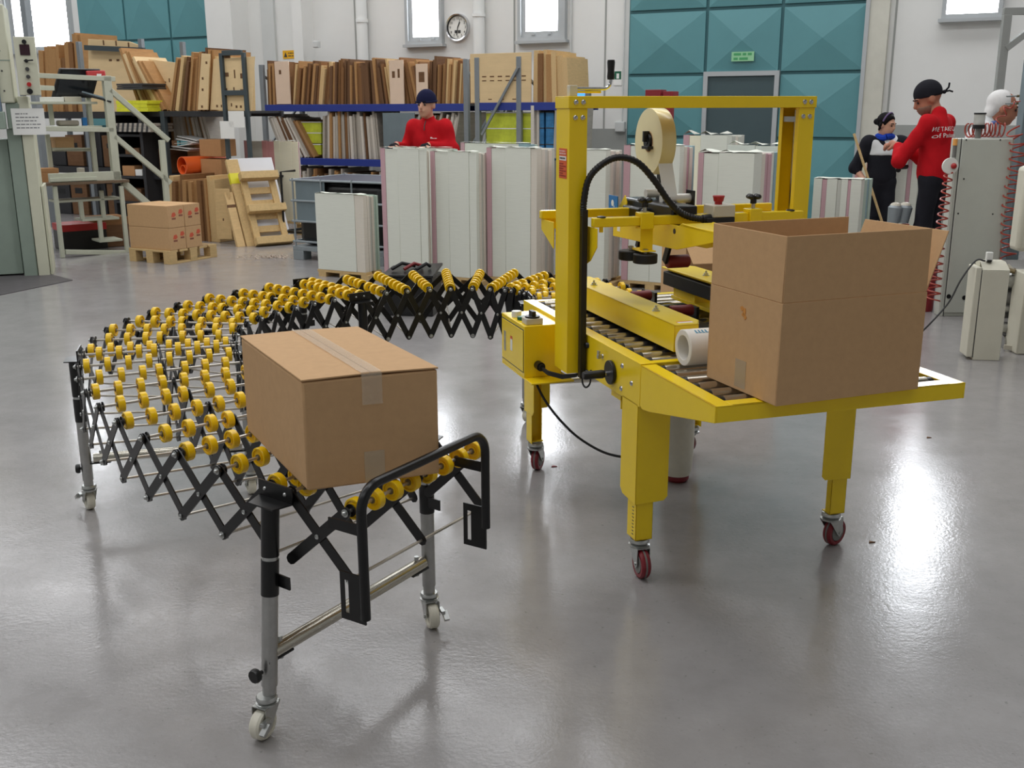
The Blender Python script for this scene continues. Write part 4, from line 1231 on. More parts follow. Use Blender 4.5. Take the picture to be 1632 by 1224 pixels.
panel('pale_die', 'pale plywood panel with a big hole on the top blue shelf above the navy cap', 664, 682, 166, 102, NM + .02, 'ply_pink', ((.25, .55, .5, .25),))
panel('pale_die', 'white-faced panel leaning in the middle of the top blue shelf', 622, 644, 166, 96, NM + .02, 'ply_pink', ((.2, .6, .2, .15), (.6, .6, .15, .2)))
panel('steel_sheet', 'dark grey sheet standing on the middle blue shelf left of the man in navy cap', 612, 662, 252, 180, NM + .06, 'panel_grey')
for k, py in enumerate((246, 228, 211)):
    t0, z0 = on_wall(478, py, NM - .15)
    o = wallthing('printed_pack', 'yellow-green printed pack %s on the middle blue shelf' % ('at the bottom of its stack', 'in the middle of its stack', 'on top of its stack')[k], 'pack', t0, NM - .15, z0, 'yellow-green packs on the middle blue shelf')
    w_ = wt(512, py, NM - .15) - t0
    MB().box(0, w_, 0, .5, 0, .145).build('pack_body', 'pack_green', o, .004)
    MB().box(-.004, w_ + .004, -.004, .5, .145, .158).build('separator', 'paper_white', o)
# --- second blue rack behind the left machine post
N2 = 1.7
z2 = wz(860, 163, N2)
ta2, tb2 = wt(762, 170, N2), wt(908, 170, N2)
tu2 = wt(828, 170, N2)
rk2 = rack('pallet_rack', 'short rack with diagonal braces holding packs, behind the row of sheet piles', ta2, tb2, N2, .9, [z2], [ta2, tu2], wz(828, 90, N2))
p_, q_ = on_wall(768, 215, N2 + .05), on_wall(826, 107, N2 + .05)
MB().bar((p_[0] - ta2, -.05, p_[1]), (q_[0] - ta2, -.05, q_[1]), .03, .03, (0, 1, 0)).build('brace', 'rack_grey', rk2)
panel('wide_die', 'big pale plywood die panel with dashed slots on the short rack', 750, 846, 164, 86, N2 + .02, 'ply_face', [(.2 + .13 * k, .52, .07, .025) for k in range(6)] + [(.2 + .13 * k, .44, .07, .02) for k in range(6)] + [(.1 + .2 * k, .06, .06, .02) for k in range(4)])
row([(847, 905, 1, -4)], 164, N2 + .03, z2, (.50, .66), ['wood_pale', 'wood_mid', 'wood_mid', 'wood_dark'], 'plywood die right of the big panel, short rack', 'plywood dies on the short rack', (.05, .09))
for k, py in enumerate((256, 230, 205)):
    for j, (a, b, m, nm) in enumerate(((772, 846, 'pack_green', 'wide yellow-green'), (853, 864, 'pack_blue', 'narrow blue'), (867, 880, 'pack_blue', 'second narrow blue'))):
        t0, z0 = on_wall(a, py, N2)
        o = wallthing('printed_pack', '%s printed pack on the short rack, %s of its stack' % (nm, ('bottom', 'middle', 'top')[k]), 'pack', t0, N2 - .05, z0, 'printed packs on the short rack')
        w_ = wt(b, py, N2) - t0
        MB().box(0, w_, 0, .5, 0, .20).build('pack_body', m, o, .004)
        MB().box(-.003, w_ + .003, -.003, .5, .20, .212).build('separator', 'paper_white' if j == 0 else 'print_dark', o)
row([(846, 852, 0, 0), (881, 905, 2, 2)], 245, N2 + .03, wz(880, 252, N2), (.6, .7), ['board_white', 'board_grey', 'wood_pale'], 'board by the blue packs, short rack', 'pale boards by the blue packs')
# --- left rack, nearer to the viewer
pL = at_z(330, 385)
NL = (pL - W0).dot(WN) - .5
zL, zl2 = wz(300, 177, NL), wz(300, 279, NL)
ta3, tb3 = wt(212, 178, NL), wt(398, 178, NL)
rk = rack('pallet_rack', 'dark steel rack on the left holding wide plywood dies and cartons', ta3, tb3, NL, .62, [zL, zl2], [wt(262, 200, NL)], zL, 'shelf_dark', 'rack_dark', False, .07)
xl = wt(360, 178, NL + .03) - ta3
xr = wt(395, 178, NL + .04) - wt(360, 178, NL + .04)
ztop = wz(375, 84, NL + .04)
for x in (xl, xl + xr):
    MB().box(x - .025, x + .025, -.06, -.02, zl2 + .02, ztop).build('end_post', 'rack_dark', rk, .003)
for z in (ztop - .03, wz(375, 152, NL + .04)):
    MB().box(xl + .025, xl + xr - .025, -.06, -.02, z, z + .06).build('end_rung', 'rack_dark', rk, .003)
for (a, b, c, e_, lb) in ((366, 391, 203, 177, 'upper'), (353, 375, 221, 193, 'lower')):
    t0, z0 = on_wall(a, c, NL + .09)
    o = wallthing('hung_paper', 'white paper note, %s of the two hung on the left rack end posts' % lb, 'paper', t0, NL + .10, z0)
    MB().box(0, wt(b, c, NL + .09) - t0, 0, .003, 0, wz(a, e_, NL + .09) - z0).build('sheet', 'paper_white', o)
row([(267, 318, 17, 9), (318, 340, 6, 3)], 177, NL + .0, zL, (.60, .78), ['wood_mid', 'wood_dark', 'wood_mid', 'wood_pale', 'wood_brown'], 'steep die on the left rack top shelf', 'right-leaning dies on the left rack', (.03, .05))
row([(222, 262, -20, -34)], 177, NL + .0, zL, (.72, .86), ['wood_pale', 'wood_mid', 'ply_face', 'wood_mid'], 'slanting die on the left rack top shelf', 'left-leaning dies on the left rack', (.03, .05), (.45, .6))
def wide(label, pts, n, m, holes=(), th=.02):
    P = [on_wall(px, py, n) for px, py in pts]
    o = wallthing('wide_die', label, 'die board', P[0][0], n, P[0][1])
    MB().prism([(t - P[0][0], 0, z - P[0][1]) for t, z in P], (0, th, 0)).build('sheet', m, o, .002)
    for (px, py, w_, h) in holes:
        t, z = on_wall(px, py, n)
        MB().box(t - P[0][0] - w_ / 2, t - P[0][0] + w_ / 2, -.0015, .002, z - P[0][1] - h / 2, z - P[0][1] + h / 2).build('slot', 'wood_brown', o)
    return o
wide('widest pale plywood die leaning left on the left rack, triangular slope', [(268, 172), (209, 98), (222, 92), (288, 101), (287, 115)], NL - .25, 'ply_face', [(262, 131, .06, .02), (250, 131, .02, .02), (270, 128, .02, .05)])
wide('narrow pale plywood die with slots leaning against the widest one', [(258, 177), (219, 118), (228, 122), (266, 177)], NL - .10, 'wood_pale', [(236, 126, .05, .02)])
wide('tall narrow pale die with five round holes on the left rack', [(315, 175), (321, 85), (334, 86), (331, 175)], NL + .06, 'ply_face', [(329, 100, .03, .03), (323, 125, .03, .03), (323, 143, .03, .03), (322, 170, .03, .03)])
wide('broad pale die with dark rectangular cut-outs behind the left rack end posts', [(335, 175), (340, 94), (405, 90), (400, 177)], NL + .02, 'ply_face', [(360, 119, .09, .05), (387, 121, .08, .06), (358, 144, .09, .05), (387, 145, .08, .04), (374, 118, .02, .10), (373, 143, .02, .06), (346, 169, .03, .03), (353, 169, .02, .03), (369, 167, .02, .04), (377, 170, .03, .03), (384, 170, .03, .03), (362, 90, .1, .04)])
row([(262, 280, 1, 1), (281, 330, -3, -16)], 226, NL - .35, zl2 + .42, (.30, .36), ['board_white', 'board_grey', 'wood_mid', 'board_white'], 'short die on the left rack middle level', 'short dies on the left rack', (.03, .05), (.4, .5))
row([(268, 300, 6, 3), (304, 350, 2, -2)], 383, NL + .52, 0.002, (.72, .82), ['wood_mid', 'wood_pale', 'wood_dark', 'wood_pale', 'wood_mid'], 'board on the floor under the left rack', 'boards on the floor under the left rack', (.035, .07), (.5, .8))
wide('wide pale board standing on the floor under the left rack, right end', [(346, 381), (342, 301), (364, 301), (370, 381)], NL + .60, 'wood_pale', [(356, 350, .02, .03)])
# things on the left rack
def carton(label, px0, px1, pyb, pyt, n, dep=.45, m='cardboard_dark', name='carton', z0=None, grp=None):
    t0, z = on_wall(px0, pyb, n)
    w_ = wt(px1, pyb, n) - t0
    h = wz(px0, pyt, n) - z
    o = wallthing(name, label, 'box', t0, n, z if z0 is None else z0, grp)
    MB().box(0, w_, 0, dep, 0, h - .004).build('carton_body', m, o, .004)
    MB().box(.002, w_ - .002, .002, dep / 2 - .001, h - .004, h).build('top_flap', m, o)
    MB().box(.002, w_ - .002, dep / 2 + .001, dep - .002, h - .004, h).build('top_flap', m, o)
    return o
carton('lower brown carton on the left rack right of the orange roll', 321, 354, 276, 250, NL - .05, .28, z0=zl2)
c_ = carton('upper brown carton stacked right of the orange roll', 319, 353, 249, 222, NL - .05, .28)
carton('reddish brown carton behind the orange roll', 300, 320, 262, 230, NL - .3)
carton('dark brown carton on the left rack behind the stair rail', 232, 266, 278, 239, NL - .1, m='wood_brown', z0=zl2)
t0, z0 = on_wall(291, 254, NL + .1)
o = wallthing('orange_roll', 'bright orange rolled plastic sheet lying on the left rack', 'roll', t0, NL + .12, zl2 + .125)
mat('orange_film', (240, 104, 44), .35, spec=.6)
MB().lathe([(.115, 0), (.115, .62), (.105, .62), (.105, 0), (.115, 0)], (0, 0, .0), (.22, .97, 0), 28).build('sheet_roll', 'orange_film', o)
MB().lathe([(.06, .01), (.06, .60), (.052, .60), (.052, .01), (.06, .01)], (0, .0, -.05), (.22, .97, 0), 20).build('inner_turn', 'orange_film', o)
t0, z0 = on_wall(268, 240, NL - .1)
o = wallthing('paper_heap', 'untidy heap of white papers on the left rack above the orange roll', 'paper heap', t0, NL - .1, z0)
for k in range(6):
    a = random.uniform(-.4, .4)
    MB().obox((.18 + .03 * k, .15, .03 * k + .01), V((.17, .05 * a, .03 * random.uniform(-1, 1))), V((-.05 * a, .13, 0)), V((0, 0, .004))).build('sheet', 'paper_white' if k % 3 else 'board_white', o)
# --- far-left rack row of dies against the bright wall
NF = NL - 1.1
zF = wz(150, 178, NF)
tf0, tf1 = wt(40, 178, NF), wt(235, 178, NF)
rack('pallet_rack', 'grey rack behind the stairs with tall brown dies, farthest to the left', tf0, tf1, NF, .8, [zF, .75], [wt(137, 178, NF), tf0, tf1], wz(137, 66, NF), 'shelf_dark', 'rack_grey', False)
row([(64, 126, 6, 3)], 178, NF, zF, (.74, 1.02), ['wood_mid', 'wood_dark', 'wood_mid'], 'tall die on the far-left rack', 'tall dies on the far-left rack', (.05, .1))
row([(120, 137, 2, 0)], 178, NF + .02, zF, (1.10, 1.2), ['wood_mid', 'wood_dark'], 'tallest die at the far-left upright', 'tallest dies at the far-left upright', (.04, .07))
wide('large plywood panel with a scalloped top on the far-left rack', [(142, 178), (140, 62), (205, 66), (222, 72), (222, 178)], NF + .0, 'ply_face', [(165, 68, .03, .07), (185, 69, .03, .07), (205, 72, .03, .07), (176, 96, .06, .03), (188, 96, .06, .03), (200, 98, .06, .03)])
o = wallthing('rail_bar', 'dark grey steel bar across the top of the far-left plywood panel', 'bar', wt(138, 78, NF + .06), NF + .08, wz(138, 76, NF + .06))
MB().bar((0, 0, 0), (wt(232, 84, NF + .06) - wt(138, 78, NF + .06), 0, -.07), .05, .07).build('bar', 'rack_dark', o)
for k, (a, b, pyb, pyt, m, lb) in enumerate(((186, 236, 178, 160, 'pack_yellow', 'stack of bright yellow flat packs behind the stair handrail'), (186, 240, 210, 196, 'board_grey', 'black and white hatched strip box behind the stairs'), (186, 228, 143, 133, 'print_dark', 'dark tray on the shelf behind the stair handrail'))):
    t0, z0 = on_wall(a, pyb, NL + .2)
    o = wallthing('shelf_pack', lb, 'pack', t0, NL + .2, z0)
    w_ = wt(b, pyb, NL + .2) - t0
    h = wz(a, pyt, NL + .2) - z0
    for j in range(3):
        MB().box(.01 * (j % 2), w_ - .012 * (j % 2), 0, .4, h * j / 3, h * (j + 1) / 3 - .003).build('layer', m, o, .002)
    if k == 1:
        for j in range(7):
            MB().prism([(w_ * j / 7, -.001, 0), (w_ * (j + .45) / 7, -.001, 0), (w_ * (j + .8) / 7, -.001, h), (w_ * (j + .35) / 7, -.001, h)], (0, .002, 0)).build('stripe', 'print_dark', o)
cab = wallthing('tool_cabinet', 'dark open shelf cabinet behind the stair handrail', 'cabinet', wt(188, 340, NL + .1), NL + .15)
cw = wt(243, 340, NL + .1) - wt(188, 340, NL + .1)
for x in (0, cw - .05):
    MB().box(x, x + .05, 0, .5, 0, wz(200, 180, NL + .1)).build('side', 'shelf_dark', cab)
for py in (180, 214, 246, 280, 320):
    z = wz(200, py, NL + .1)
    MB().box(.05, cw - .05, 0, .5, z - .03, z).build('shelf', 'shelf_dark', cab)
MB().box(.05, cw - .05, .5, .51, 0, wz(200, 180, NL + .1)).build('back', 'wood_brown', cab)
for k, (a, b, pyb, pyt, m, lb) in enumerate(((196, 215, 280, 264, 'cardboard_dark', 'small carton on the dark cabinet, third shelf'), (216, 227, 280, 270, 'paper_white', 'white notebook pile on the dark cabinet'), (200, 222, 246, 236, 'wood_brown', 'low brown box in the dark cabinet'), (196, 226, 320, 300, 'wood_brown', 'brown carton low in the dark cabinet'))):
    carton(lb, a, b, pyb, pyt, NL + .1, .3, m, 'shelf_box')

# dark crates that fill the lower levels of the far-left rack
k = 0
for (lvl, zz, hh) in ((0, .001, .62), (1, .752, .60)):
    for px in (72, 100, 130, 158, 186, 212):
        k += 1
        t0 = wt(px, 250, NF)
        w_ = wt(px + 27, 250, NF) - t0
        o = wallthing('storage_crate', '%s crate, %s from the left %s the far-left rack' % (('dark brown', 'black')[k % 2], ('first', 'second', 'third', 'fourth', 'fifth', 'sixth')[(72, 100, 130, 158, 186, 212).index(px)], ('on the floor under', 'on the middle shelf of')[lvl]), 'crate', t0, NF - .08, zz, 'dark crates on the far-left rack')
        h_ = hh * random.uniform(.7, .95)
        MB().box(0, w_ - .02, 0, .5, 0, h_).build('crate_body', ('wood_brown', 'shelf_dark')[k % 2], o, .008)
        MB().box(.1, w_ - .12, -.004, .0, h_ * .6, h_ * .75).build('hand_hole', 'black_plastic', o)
# ================================================================== cream press column and steel stairs on the left
mat('press_cream', (206, 206, 184), .5, var=.05, vscale=4)
mat('press_green', (142, 156, 144), .5, var=.06, vscale=4)
mat('press_steel', (120, 138, 156), .45, .3)
mat('stair_cream', (196, 198, 180), .55, var=.08, vscale=6)
mat('deck_wood', (112, 92, 72), .7, var=.2, vscale=5)
pb = at_z(62, 440)
d8 = V((.93, .36, 0)).normalized()
pr = thing('press_column', 'cream machine column with control panel and paper notice at the left edge', 'machine', pb, math.atan2(d8.y, d8.x))
fP = plane(pb, d8)
def xz(px, py): return fP(px, py)
w8 = xz(80, 437)[0]
zt8 = xz(40, 8)[1]
zc8 = xz(60, 205)[1]
MB().box(.0, w8, .0, .55, 0.0, zc8).build('column', 'press_cream', pr, .006)
MB().box(-.13, -.005, .02, .55, .0, zc8).build('column_flank', 'press_green', pr, .006)
MB().box(-1.3, -.14, .1, .6, .02, zc8 - .1).build('side_panel', 'press_green', pr, .004)
MB().box(w8 + .005, w8 + .03, .05, .6, .0, zc8 - .55).build('edge_strip', 'press_cream', pr, .003)
hd = MB().box(-1.3, -.02, -.05, .5, zc8 + .24, zt8)
hd.build('press_head', 'press_cream', pr, .012)
MB().box(-1.3, -.02, -.052, -.049, zc8 + .62 , zc8 + .63).build('seam', 'press_green', pr)
MB().box(-.11, .02, -.02, .3, zc8, zc8 + .24).build('neck', 'press_green', pr, .01)
MB().box(.0, w8 * .9, -.02, .3, zc8, zc8 + .30).build('neck_plate', 'press_cream', pr, .006)
MB().box(-.42, -.14, -.09, .0, zc8 + .16, xz(5, 80)[1]).build('slide', 'press_steel', pr, .006)
MB().cyl((-.36, -.14, zc8 + .1), (-.36, -.14, xz(5, 82)[1]), .055, 16).build('spindle', 'black_paint', pr)
MB().ball((-.36, -.15, xz(5, 110)[1]), .085, 14, 10).build('spindle_collar', 'black_paint', pr)
MB().box(-.45, -.12, -.16, .0, zc8 + .0, zc8 + .16).build('lower_jaw', 'press_green', pr, .008)
x0, z0 = xz(33, 152)
x1, z1 = xz(53, 60)
cp = MB().box(x0, x1 + .015, -.13, -.04, z0, z1).build('control_panel', 'press_cream', pr, .005)
xm = (x0 + x1 + .015) / 2
for k, (py, m, r_) in enumerate(((68, 'black_plastic', .02), (98, 'black_plastic', .016), (111, 'print_dark', .018), (123, 'print_dark', .018), (135, 'red_plastic', .02), (146, 'black_plastic', .026))):
    MB().cyl((xm, -.13, xz(44, py)[1]), (xm, -.155, xz(44, py)[1]), r_, 14).build('knob', m, cp)
zd0 = xz(44, 89)[1]
MB().box(xm - .045, xm + .04, -.138, -.13, zd0, zd0 + .095).build('display', mat('display_dark', (52, 26, 36), .3), cp)
MB().bar((xm - .02, -.15, xz(44, 98)[1]), (xm + .06, -.17, xz(44, 97)[1]), .012, .012).build('lever', 'black_plastic', cp)
nx, nz = xz(22, 215)
nt_ = MB().box(nx, nx + .29, -.028, -.024, nz, nz + .245).build('notice', 'paper_white', pr)
mat('faint_ink', (134, 134, 136), .7)
print_lines(nt_, 'faint_ink', (nx + .035, -.0286, nz), (1, 0, 0), (0, 0, 1), [(.195, .12), (.162, .20), (.130, .18), (.097, .23), (.065, .20)], .010)
MB().cyl((w8 * .45, -.022, zc8 + .14), (w8 * .45, -.024, zc8 + .14), .045, 20).build('warning_disc', 'paper_white', pr)
MB().lathe([(.036, 0), (.045, 0), (.045, .001), (.036, .001)], (w8 * .45, -.0245, zc8 + .14), (0, -1, 0), 20).build('disc_ring', 'red_plastic', pr)
for k in range(6):
    MB().ball((-.1, -.052, zc8 + .35 + .18 * k), .008, 8, 6).build('rivet', 'print_dark', pr)
fm = MB().prism([at_z(-30, 440, .0), at_z(60, 432, .0), at_z(116, 447, .0), at_z(0, 471, .0), at_z(-40, 474, .0)], (0, 0, .006))
tag(fm.build('floor_mat', mat('mat_dark', (84, 80, 82), .5, var=.15, vscale=9)), 'dark grey floor mat in front of the press column', 'mat')
# ---- stairs and platform: front plane through the near foot
p9 = at_z(104, 411)
D9 = V((.78, .62, 0)).normalized()
E9 = V((-D9.y, D9.x, 0))
A9 = math.atan2(D9.y, D9.x)
st = thing('stair_platform', 'cream steel work platform with handrails and stairs beside the press', 'stairs', p9, A9)
f9 = plane(p9, D9)
def sx(px, py): return f9(px, py)
def post(px, py0, py1, w_=.06, y=0., m='stair_cream', nm='post'):
    xa, za = sx(px, py0)
    _, zb = sx(px, py1)
    za = max(za, 0.)
    MB().box(xa - w_ / 2, xa + w_ / 2, y, y + w_, za, zb).build(nm, m, st, .004)
def rail(pa, pb_, w_=.055, y=0., m='stair_cream', nm='rail'):
    a, b = sx(*pa), sx(*pb_)
    MB().bar((a[0], y + w_ / 2, a[1]), (b[0], y + w_ / 2, b[1]), w_, w_, (0, 0, 1)).build(nm, m, st, .004)
post(101, 411, 296, .045)
post(205, 411, 296, .045)
post(188, 292, 121, .085)
post(170, 280, 134, .05, .35)
post(100, 280, 215, .045, .4)
post(97, 200, 160, .045, .3)
rail((56, 120), (184, 126), .05)
rail((56, 205), (182, 207), .05)
rail((100, 240), (172, 240), .04, .4)
rail((60, 138), (100, 140), .05, .3)
a, b = sx(72, 292), sx(206, 294)
MB().box(a[0], b[0], -.02, .9, a[1] - .03, a[1]).build('deck', 'deck_wood', st, .003)
c = sx(78, 277)
MB().box(c[0], b[0] - .08, .0, .05, a[1], c[1]).build('deck_beam', 'stair_cream', st, .004)
MB().box(c[0], c[0] + .5, -.02, .0, a[1] + .01, a[1] + .05).build('slat', 'stair_cream', st, .003)
a = sx(52, 162)
MB().box(a[0], sx(160, 162)[0], .1, .7, a[1] - .025, a[1]).build('shelf', 'stair_cream', st, .003)
zsh, xsh = a[1], a[0]
a = sx(70, 202)
MB().box(a[0], sx(170, 202)[0], .15, .7, a[1] - .02, a[1]).build('shelf', 'stair_cream', st, .003)
zs2 = a[1]
MB().box(sx(105, 240)[0], sx(170, 240)[0], .4, .7, sx(105, 240)[1] - .02, sx(105, 240)[1]).build('shelf', 'stair_cream', st, .003)
zs3 = sx(105, 240)[1]
zs4 = sx(105, 277)[1]
# handrail of the flight going down to the right
rail((176, 143), (270, 224), .055)
rail((183, 217), (273, 292), .055)
post(274, 395, 223, .06)
rail((200, 291), (262, 345), .07, .05, nm='stringer')
for (pa, pb_, py) in ((98, 205, 322), (140, 200, 352), (168, 205, 386)):
    a, b = sx(pa, py), sx(pb_, py)
    MB().box(a[0], b[0], .2, .5, a[1] - .025, a[1]).build('tread', 'stair_cream', st, .003)
for (px, a, b) in ((141, 352, 322), (172, 386, 352), (176, 352, 305)):
    post(px, a, b, .045, .2)
rail((105, 402), (203, 403), .05)
# dark hollow back of the platform: tool bins and boxes that stand under and on it
def local(x, y, z): return p9 + D9 * x + E9 * y + V((0, 0, z))
def small(label, cat, px, py, w_, dp, h, m, y, z, name, bev=.004, rz=0., lid=None):
    x = sx(px, py)[0]
    o = thing(name, label, cat, local(x, y, z + .001), A9 + rz)
    MB().box(0, w_, 0, dp, 0, h).build('body', m, o, bev)
    if lid:
        MB().box(-.002, w_ + .002, -.002, dp + .002, h * .75, h + .003).build('lid', lid, o, .002)
    return o
small('brown carton with a red mark on the upper platform shelf', 'box', 107, 236, .20, .18, .13, 'cardboard', .42, zs3, 'shelf_carton', lid='cardboard')
small('plain brown carton on the platform deck left end', 'box', 70, 277, .21, .2, .15, 'cardboard_dark', .2, zs4 - .1, 'shelf_carton', lid='cardboard_dark')
small('white bin on the platform deck', 'bin', 120, 277, .14, .1, .06, 'white_plastic', .3, zs4 - .1, 'plastic_bin')
small('upright cream folder on the platform deck', 'folder', 140, 277, .06, .1, .14, 'cream_plastic', .3, zs4 - .1, 'folder')
small('light blue spray can on the middle platform shelf', 'can', 146, 202, .05, .05, .09, 'blue_label', .3, zs2, 'spray_can')
small('pile of grey rags on the middle platform shelf', 'rags', 108, 202, .22, .15, .06, 'board_grey', .3, zs2, 'rag_pile', .02)
small('white tray on the top platform shelf', 'tray', 80, 160, .20, .2, .05, 'white_plastic', .2, zsh, 'tray')
small('round-edged cream tray on the top platform shelf, right of the white one', 'tray', 112, 160, .18, .2, .055, 'cream_plastic', .2, zsh, 'tray')
small('dark toolbox under the platform', 'toolbox', 125, 395, .5, .4, .3, 'black_plastic', .55, .0, 'toolbox', .01, lid='red_plastic')
small('brown bin under the platform next to the toolbox', 'bin', 180, 395, .4, .4, .35, 'wood_brown', .6, .0, 'storage_bin', .01, lid='wood_dark')
# monitor tilted on the top shelf, keyboard beside it
mo = thing('monitor', 'black flat monitor tilted back on the top shelf of the platform', 'monitor', local(sx(103, 160)[0], .25, zsh + .001), A9)
MB().obox((.23, .06, .20), V((.22, 0, .0)), V((-.0, .02, .004)), V((.05, -.03, .155))).build('screen_body', 'black_plastic', mo, .008)
MB().obox((.232, .036, .20), V((.19, 0, .0)), V((0, .003, 0)), V((.043, -.027, .13))).build('screen', mat('screen_dark', (30, 34, 38), .12), mo)
MB().box(.16, .26, .05, .16, 0, .02).build('stand', 'black_plastic', mo, .004)
kb = thing('keyboard', 'dark keyboard propped on the platform shelf under the monitor', 'keyboard', local(sx(132, 160)[0], .12, zsh + .002), A9 - .4)
MB().obox((.17, .05, .05), V((.16, 0, -.045)), V((0, .06, .01)), V((.002, 0, .008))).build('case', 'black_plastic', kb, .003)
for j in range(3):
    MB().obox((.17, .02 + .03 * j, .061 + .004 * j), V((.14, 0, -.04)), V((0, .009, .002)), V((.0005, 0, .003))).build('key_row', 'panel_grey', kb)
hm = thing('red_pouch', 'red cloth pouch with a white tag behind the platform top rail', 'pouch', local(sx(146, 123)[0], .12, sx(146, 123)[1]), A9)
MB().obox((.10, .04, .03), V((.10, 0, .005)), V((0, .03, 0)), V((0, .01, .045))).build('pouch', 'red_plastic', hm, .012)
MB().obox((.12, .004, .02), V((.025, 0, 0)), V((0, .002, 0)), V((.004, 0, .02))).build('tag', 'paper_white', hm)
MB().bar((.02, .06, -.09), (.02, .06, .0), .02, .02).build('strap', 'black_plastic', hm)
# tall grey square post behind the press
gp = thing('grey_post', 'tall slim grey steel post rising behind the press column', 'post', wall_pt(wt(57, 150, NL + .2), NL + .2, 0), WROT)
MB().box(-.05, .05, -.05, .05, 0, 4.2).build('post', 'rack_grey', gp, .004)
# ================================================================== right-hand side: cabinets, hoses, machine frame
mat('cabinet_grey', (196, 198, 188), .5, var=.04, vscale=5)
mat('cabinet_cream', (214, 210, 192), .5, var=.05, vscale=5)
mat('hose_red', (168, 62, 46), .35, spec=.5)
mat('machine_grey', (124, 122, 118), .5, .2, var=.1, vscale=6)
DX = V((1, -.02, 0)).normalized()
p0, w_, dep, zt, an = survey(1497, 1578, 1584, 504, 221, DX)
w_ = .415
ca = thing('control_cabinet', 'tall pale grey steel control cabinet with two black grommets, right of the open carton', 'cabinet', p0, an)
MB().box(0, w_, 0, .12, .0, zt).build('cabinet_body', 'cabinet_grey', ca, .004)
MB().box(.032, w_ - .004, -.012, 0, .03, zt - .004).build('front_panel', 'cabinet_grey', ca, .004)
MB().box(.026, .032, -.004, 0, .0, zt).build('seam', 'print_dark', ca)
MB().box(-.004, .0, .01, .11, .02, zt - .01).build('side_panel', 'cabinet_grey', ca, .001)
MB().box(w_ + .0, w_ + .02, .02, .06, .0, zt - .01).build('edge_trim', 'cabinet_grey', ca, .003)
fC = plane(p0, DX)
for (px, py, r_) in ((1511, 472, .018), (1536, 474, .018), (1535, 285, .006), (1526, 340, .006), (1581, 341, .006), (1539, 223, .006), (1593, 223, .006)):
    x, z = fC(px, py)
    MB().cyl((x, -.0125, z), (x, -.0145, z), r_, 14).build('grommet' if r_ > .01 else 'screw', 'black_plastic', ca)
# gauge and valve on its left flank
vx, vz = fC(1511, 264)
va = thing('pressure_valve', 'round white pressure valve with red knob on the cabinet flank', 'valve', p0 + DX * vx + V((0, -.02, vz)), an)
MB().lathe([(0, 0), (.055, 0), (.06, .01), (.06, .03), (0, .03)], (0, 0, 0), (0, -1, 0), 22).build('dial', 'white_plastic', va)
MB().ball((.02, -.04, .0), .022, 12, 8).build('knob', 'red_plastic', va)
MB().cyl((.0, .0, .0), (.06, .06, .0), .012, 8).build('fitting', 'zinc', va)
MB().cyl((.035, .02, .06), (.035, .02, .15), .014, 10).build('lamp_stem', 'machine_grey', va)
MB().cyl((.035, .02, .15), (.035, .02, .20), .017, 12).build('indicator', mat('lamp_orange', (240, 170, 90), .4), va)
# filter bowl on top
fx, fz = fC(1566, 197)
fb = thing('filter_bowl', 'small glass air filter bowl with black collars standing on the cabinet top', 'filter', p0 + DX * fx + V((0, .06, zt + .001)), an)
MB().cyl((0, 0, 0), (0, 0, .07), .022, 14).build('stand', 'machine_grey', fb)
MB().cyl((0, 0, .07), (0, 0, .10), .045, 20).build('lower_collar', 'black_plastic', fb, .003)
MB().cyl((0, 0, .10), (0, 0, .175), .04, 20).build('glass', mat('bowl_glass', (206, 206, 198), .15, alpha=.7), fb)
MB().cyl((0, 0, .175), (0, 0, .188), .044, 20).build('cap', 'black_plastic', fb, .002)
# coiled red air hoses
def coil(label, ctrl, rad, turns, thick=.006, squash=None):
    P = spline(ctrl, 40)
    n_ = int(turns * 18)
    acc_ = [0.]
    for i in range(1, len(P)):
        acc_.append(acc_[-1] + (P[i] - P[i - 1]).length)
    out_ = []
    j = 0
    for k in range(n_ + 1):
        s_ = acc_[-1] * k / n_
        while j < len(acc_) - 2 and acc_[j + 1] < s_: j += 1
        q = P[j].lerp(P[j + 1], (s_ - acc_[j]) / max(acc_[j + 1] - acc_[j], 1e-9))
        t_ = (P[j + 1] - P[j]).normalized()
        x = t_.cross(V((0, 1, .15))).normalized()
        y = x.cross(t_)
        f = k / n_
        rr = rad[0] + (rad[1] - rad[0]) * f
        an_ = 2 * math.pi * turns * f
        out_.append(q + (x * math.cos(an_) + y * math.sin(an_)) * rr)
    o = MB().tube(out_, thick, 6).build('coiled_hose', 'hose_red')
    return tag(o, label, 'hose', 'coiled red air hoses')
YC = p0.y
def ay(px, py, y): return at_y(px, py, y)
coil('red coiled air hose lying along the cabinet top around the filter bowl', [ay(1542, 208, YC + .12), ay(1575, 207, YC + .14), ay(1600, 207, YC + .12)], (.05, .05), 9)
coil('red coiled air hose hanging down right of the grey cabinet', [ay(1614, 205, YC - .05), ay(1622, 235, YC - .05), ay(1618, 270, YC - .05), ay(1609, 330, YC - .05), ay(1607, 420, YC - .05)], (.05, .055), 15)
coil('red coiled air hose hanging left of the grey cabinet, close behind the open carton', [ay(1512, 275, YC - .06), ay(1503, 340, YC - .06), ay(1494, 410, YC - .06), ay(1487, 480, YC - .08)], (.03, .05), 17)
coil('thin red looped hose between the grey post and the white-haired man', [ay(1626, 160, YC + .1), ay(1606, 172, YC + .1), ay(1598, 182, YC + .1), ay(1592, 200, YC + .12)], (.004, .04), 3, .005)
hz_ = thing('hose_pair', 'two straight thin air pipes reaching left from the grey post beside the white-haired man', 'pipe', at_y(1632, 160, YC + .3))
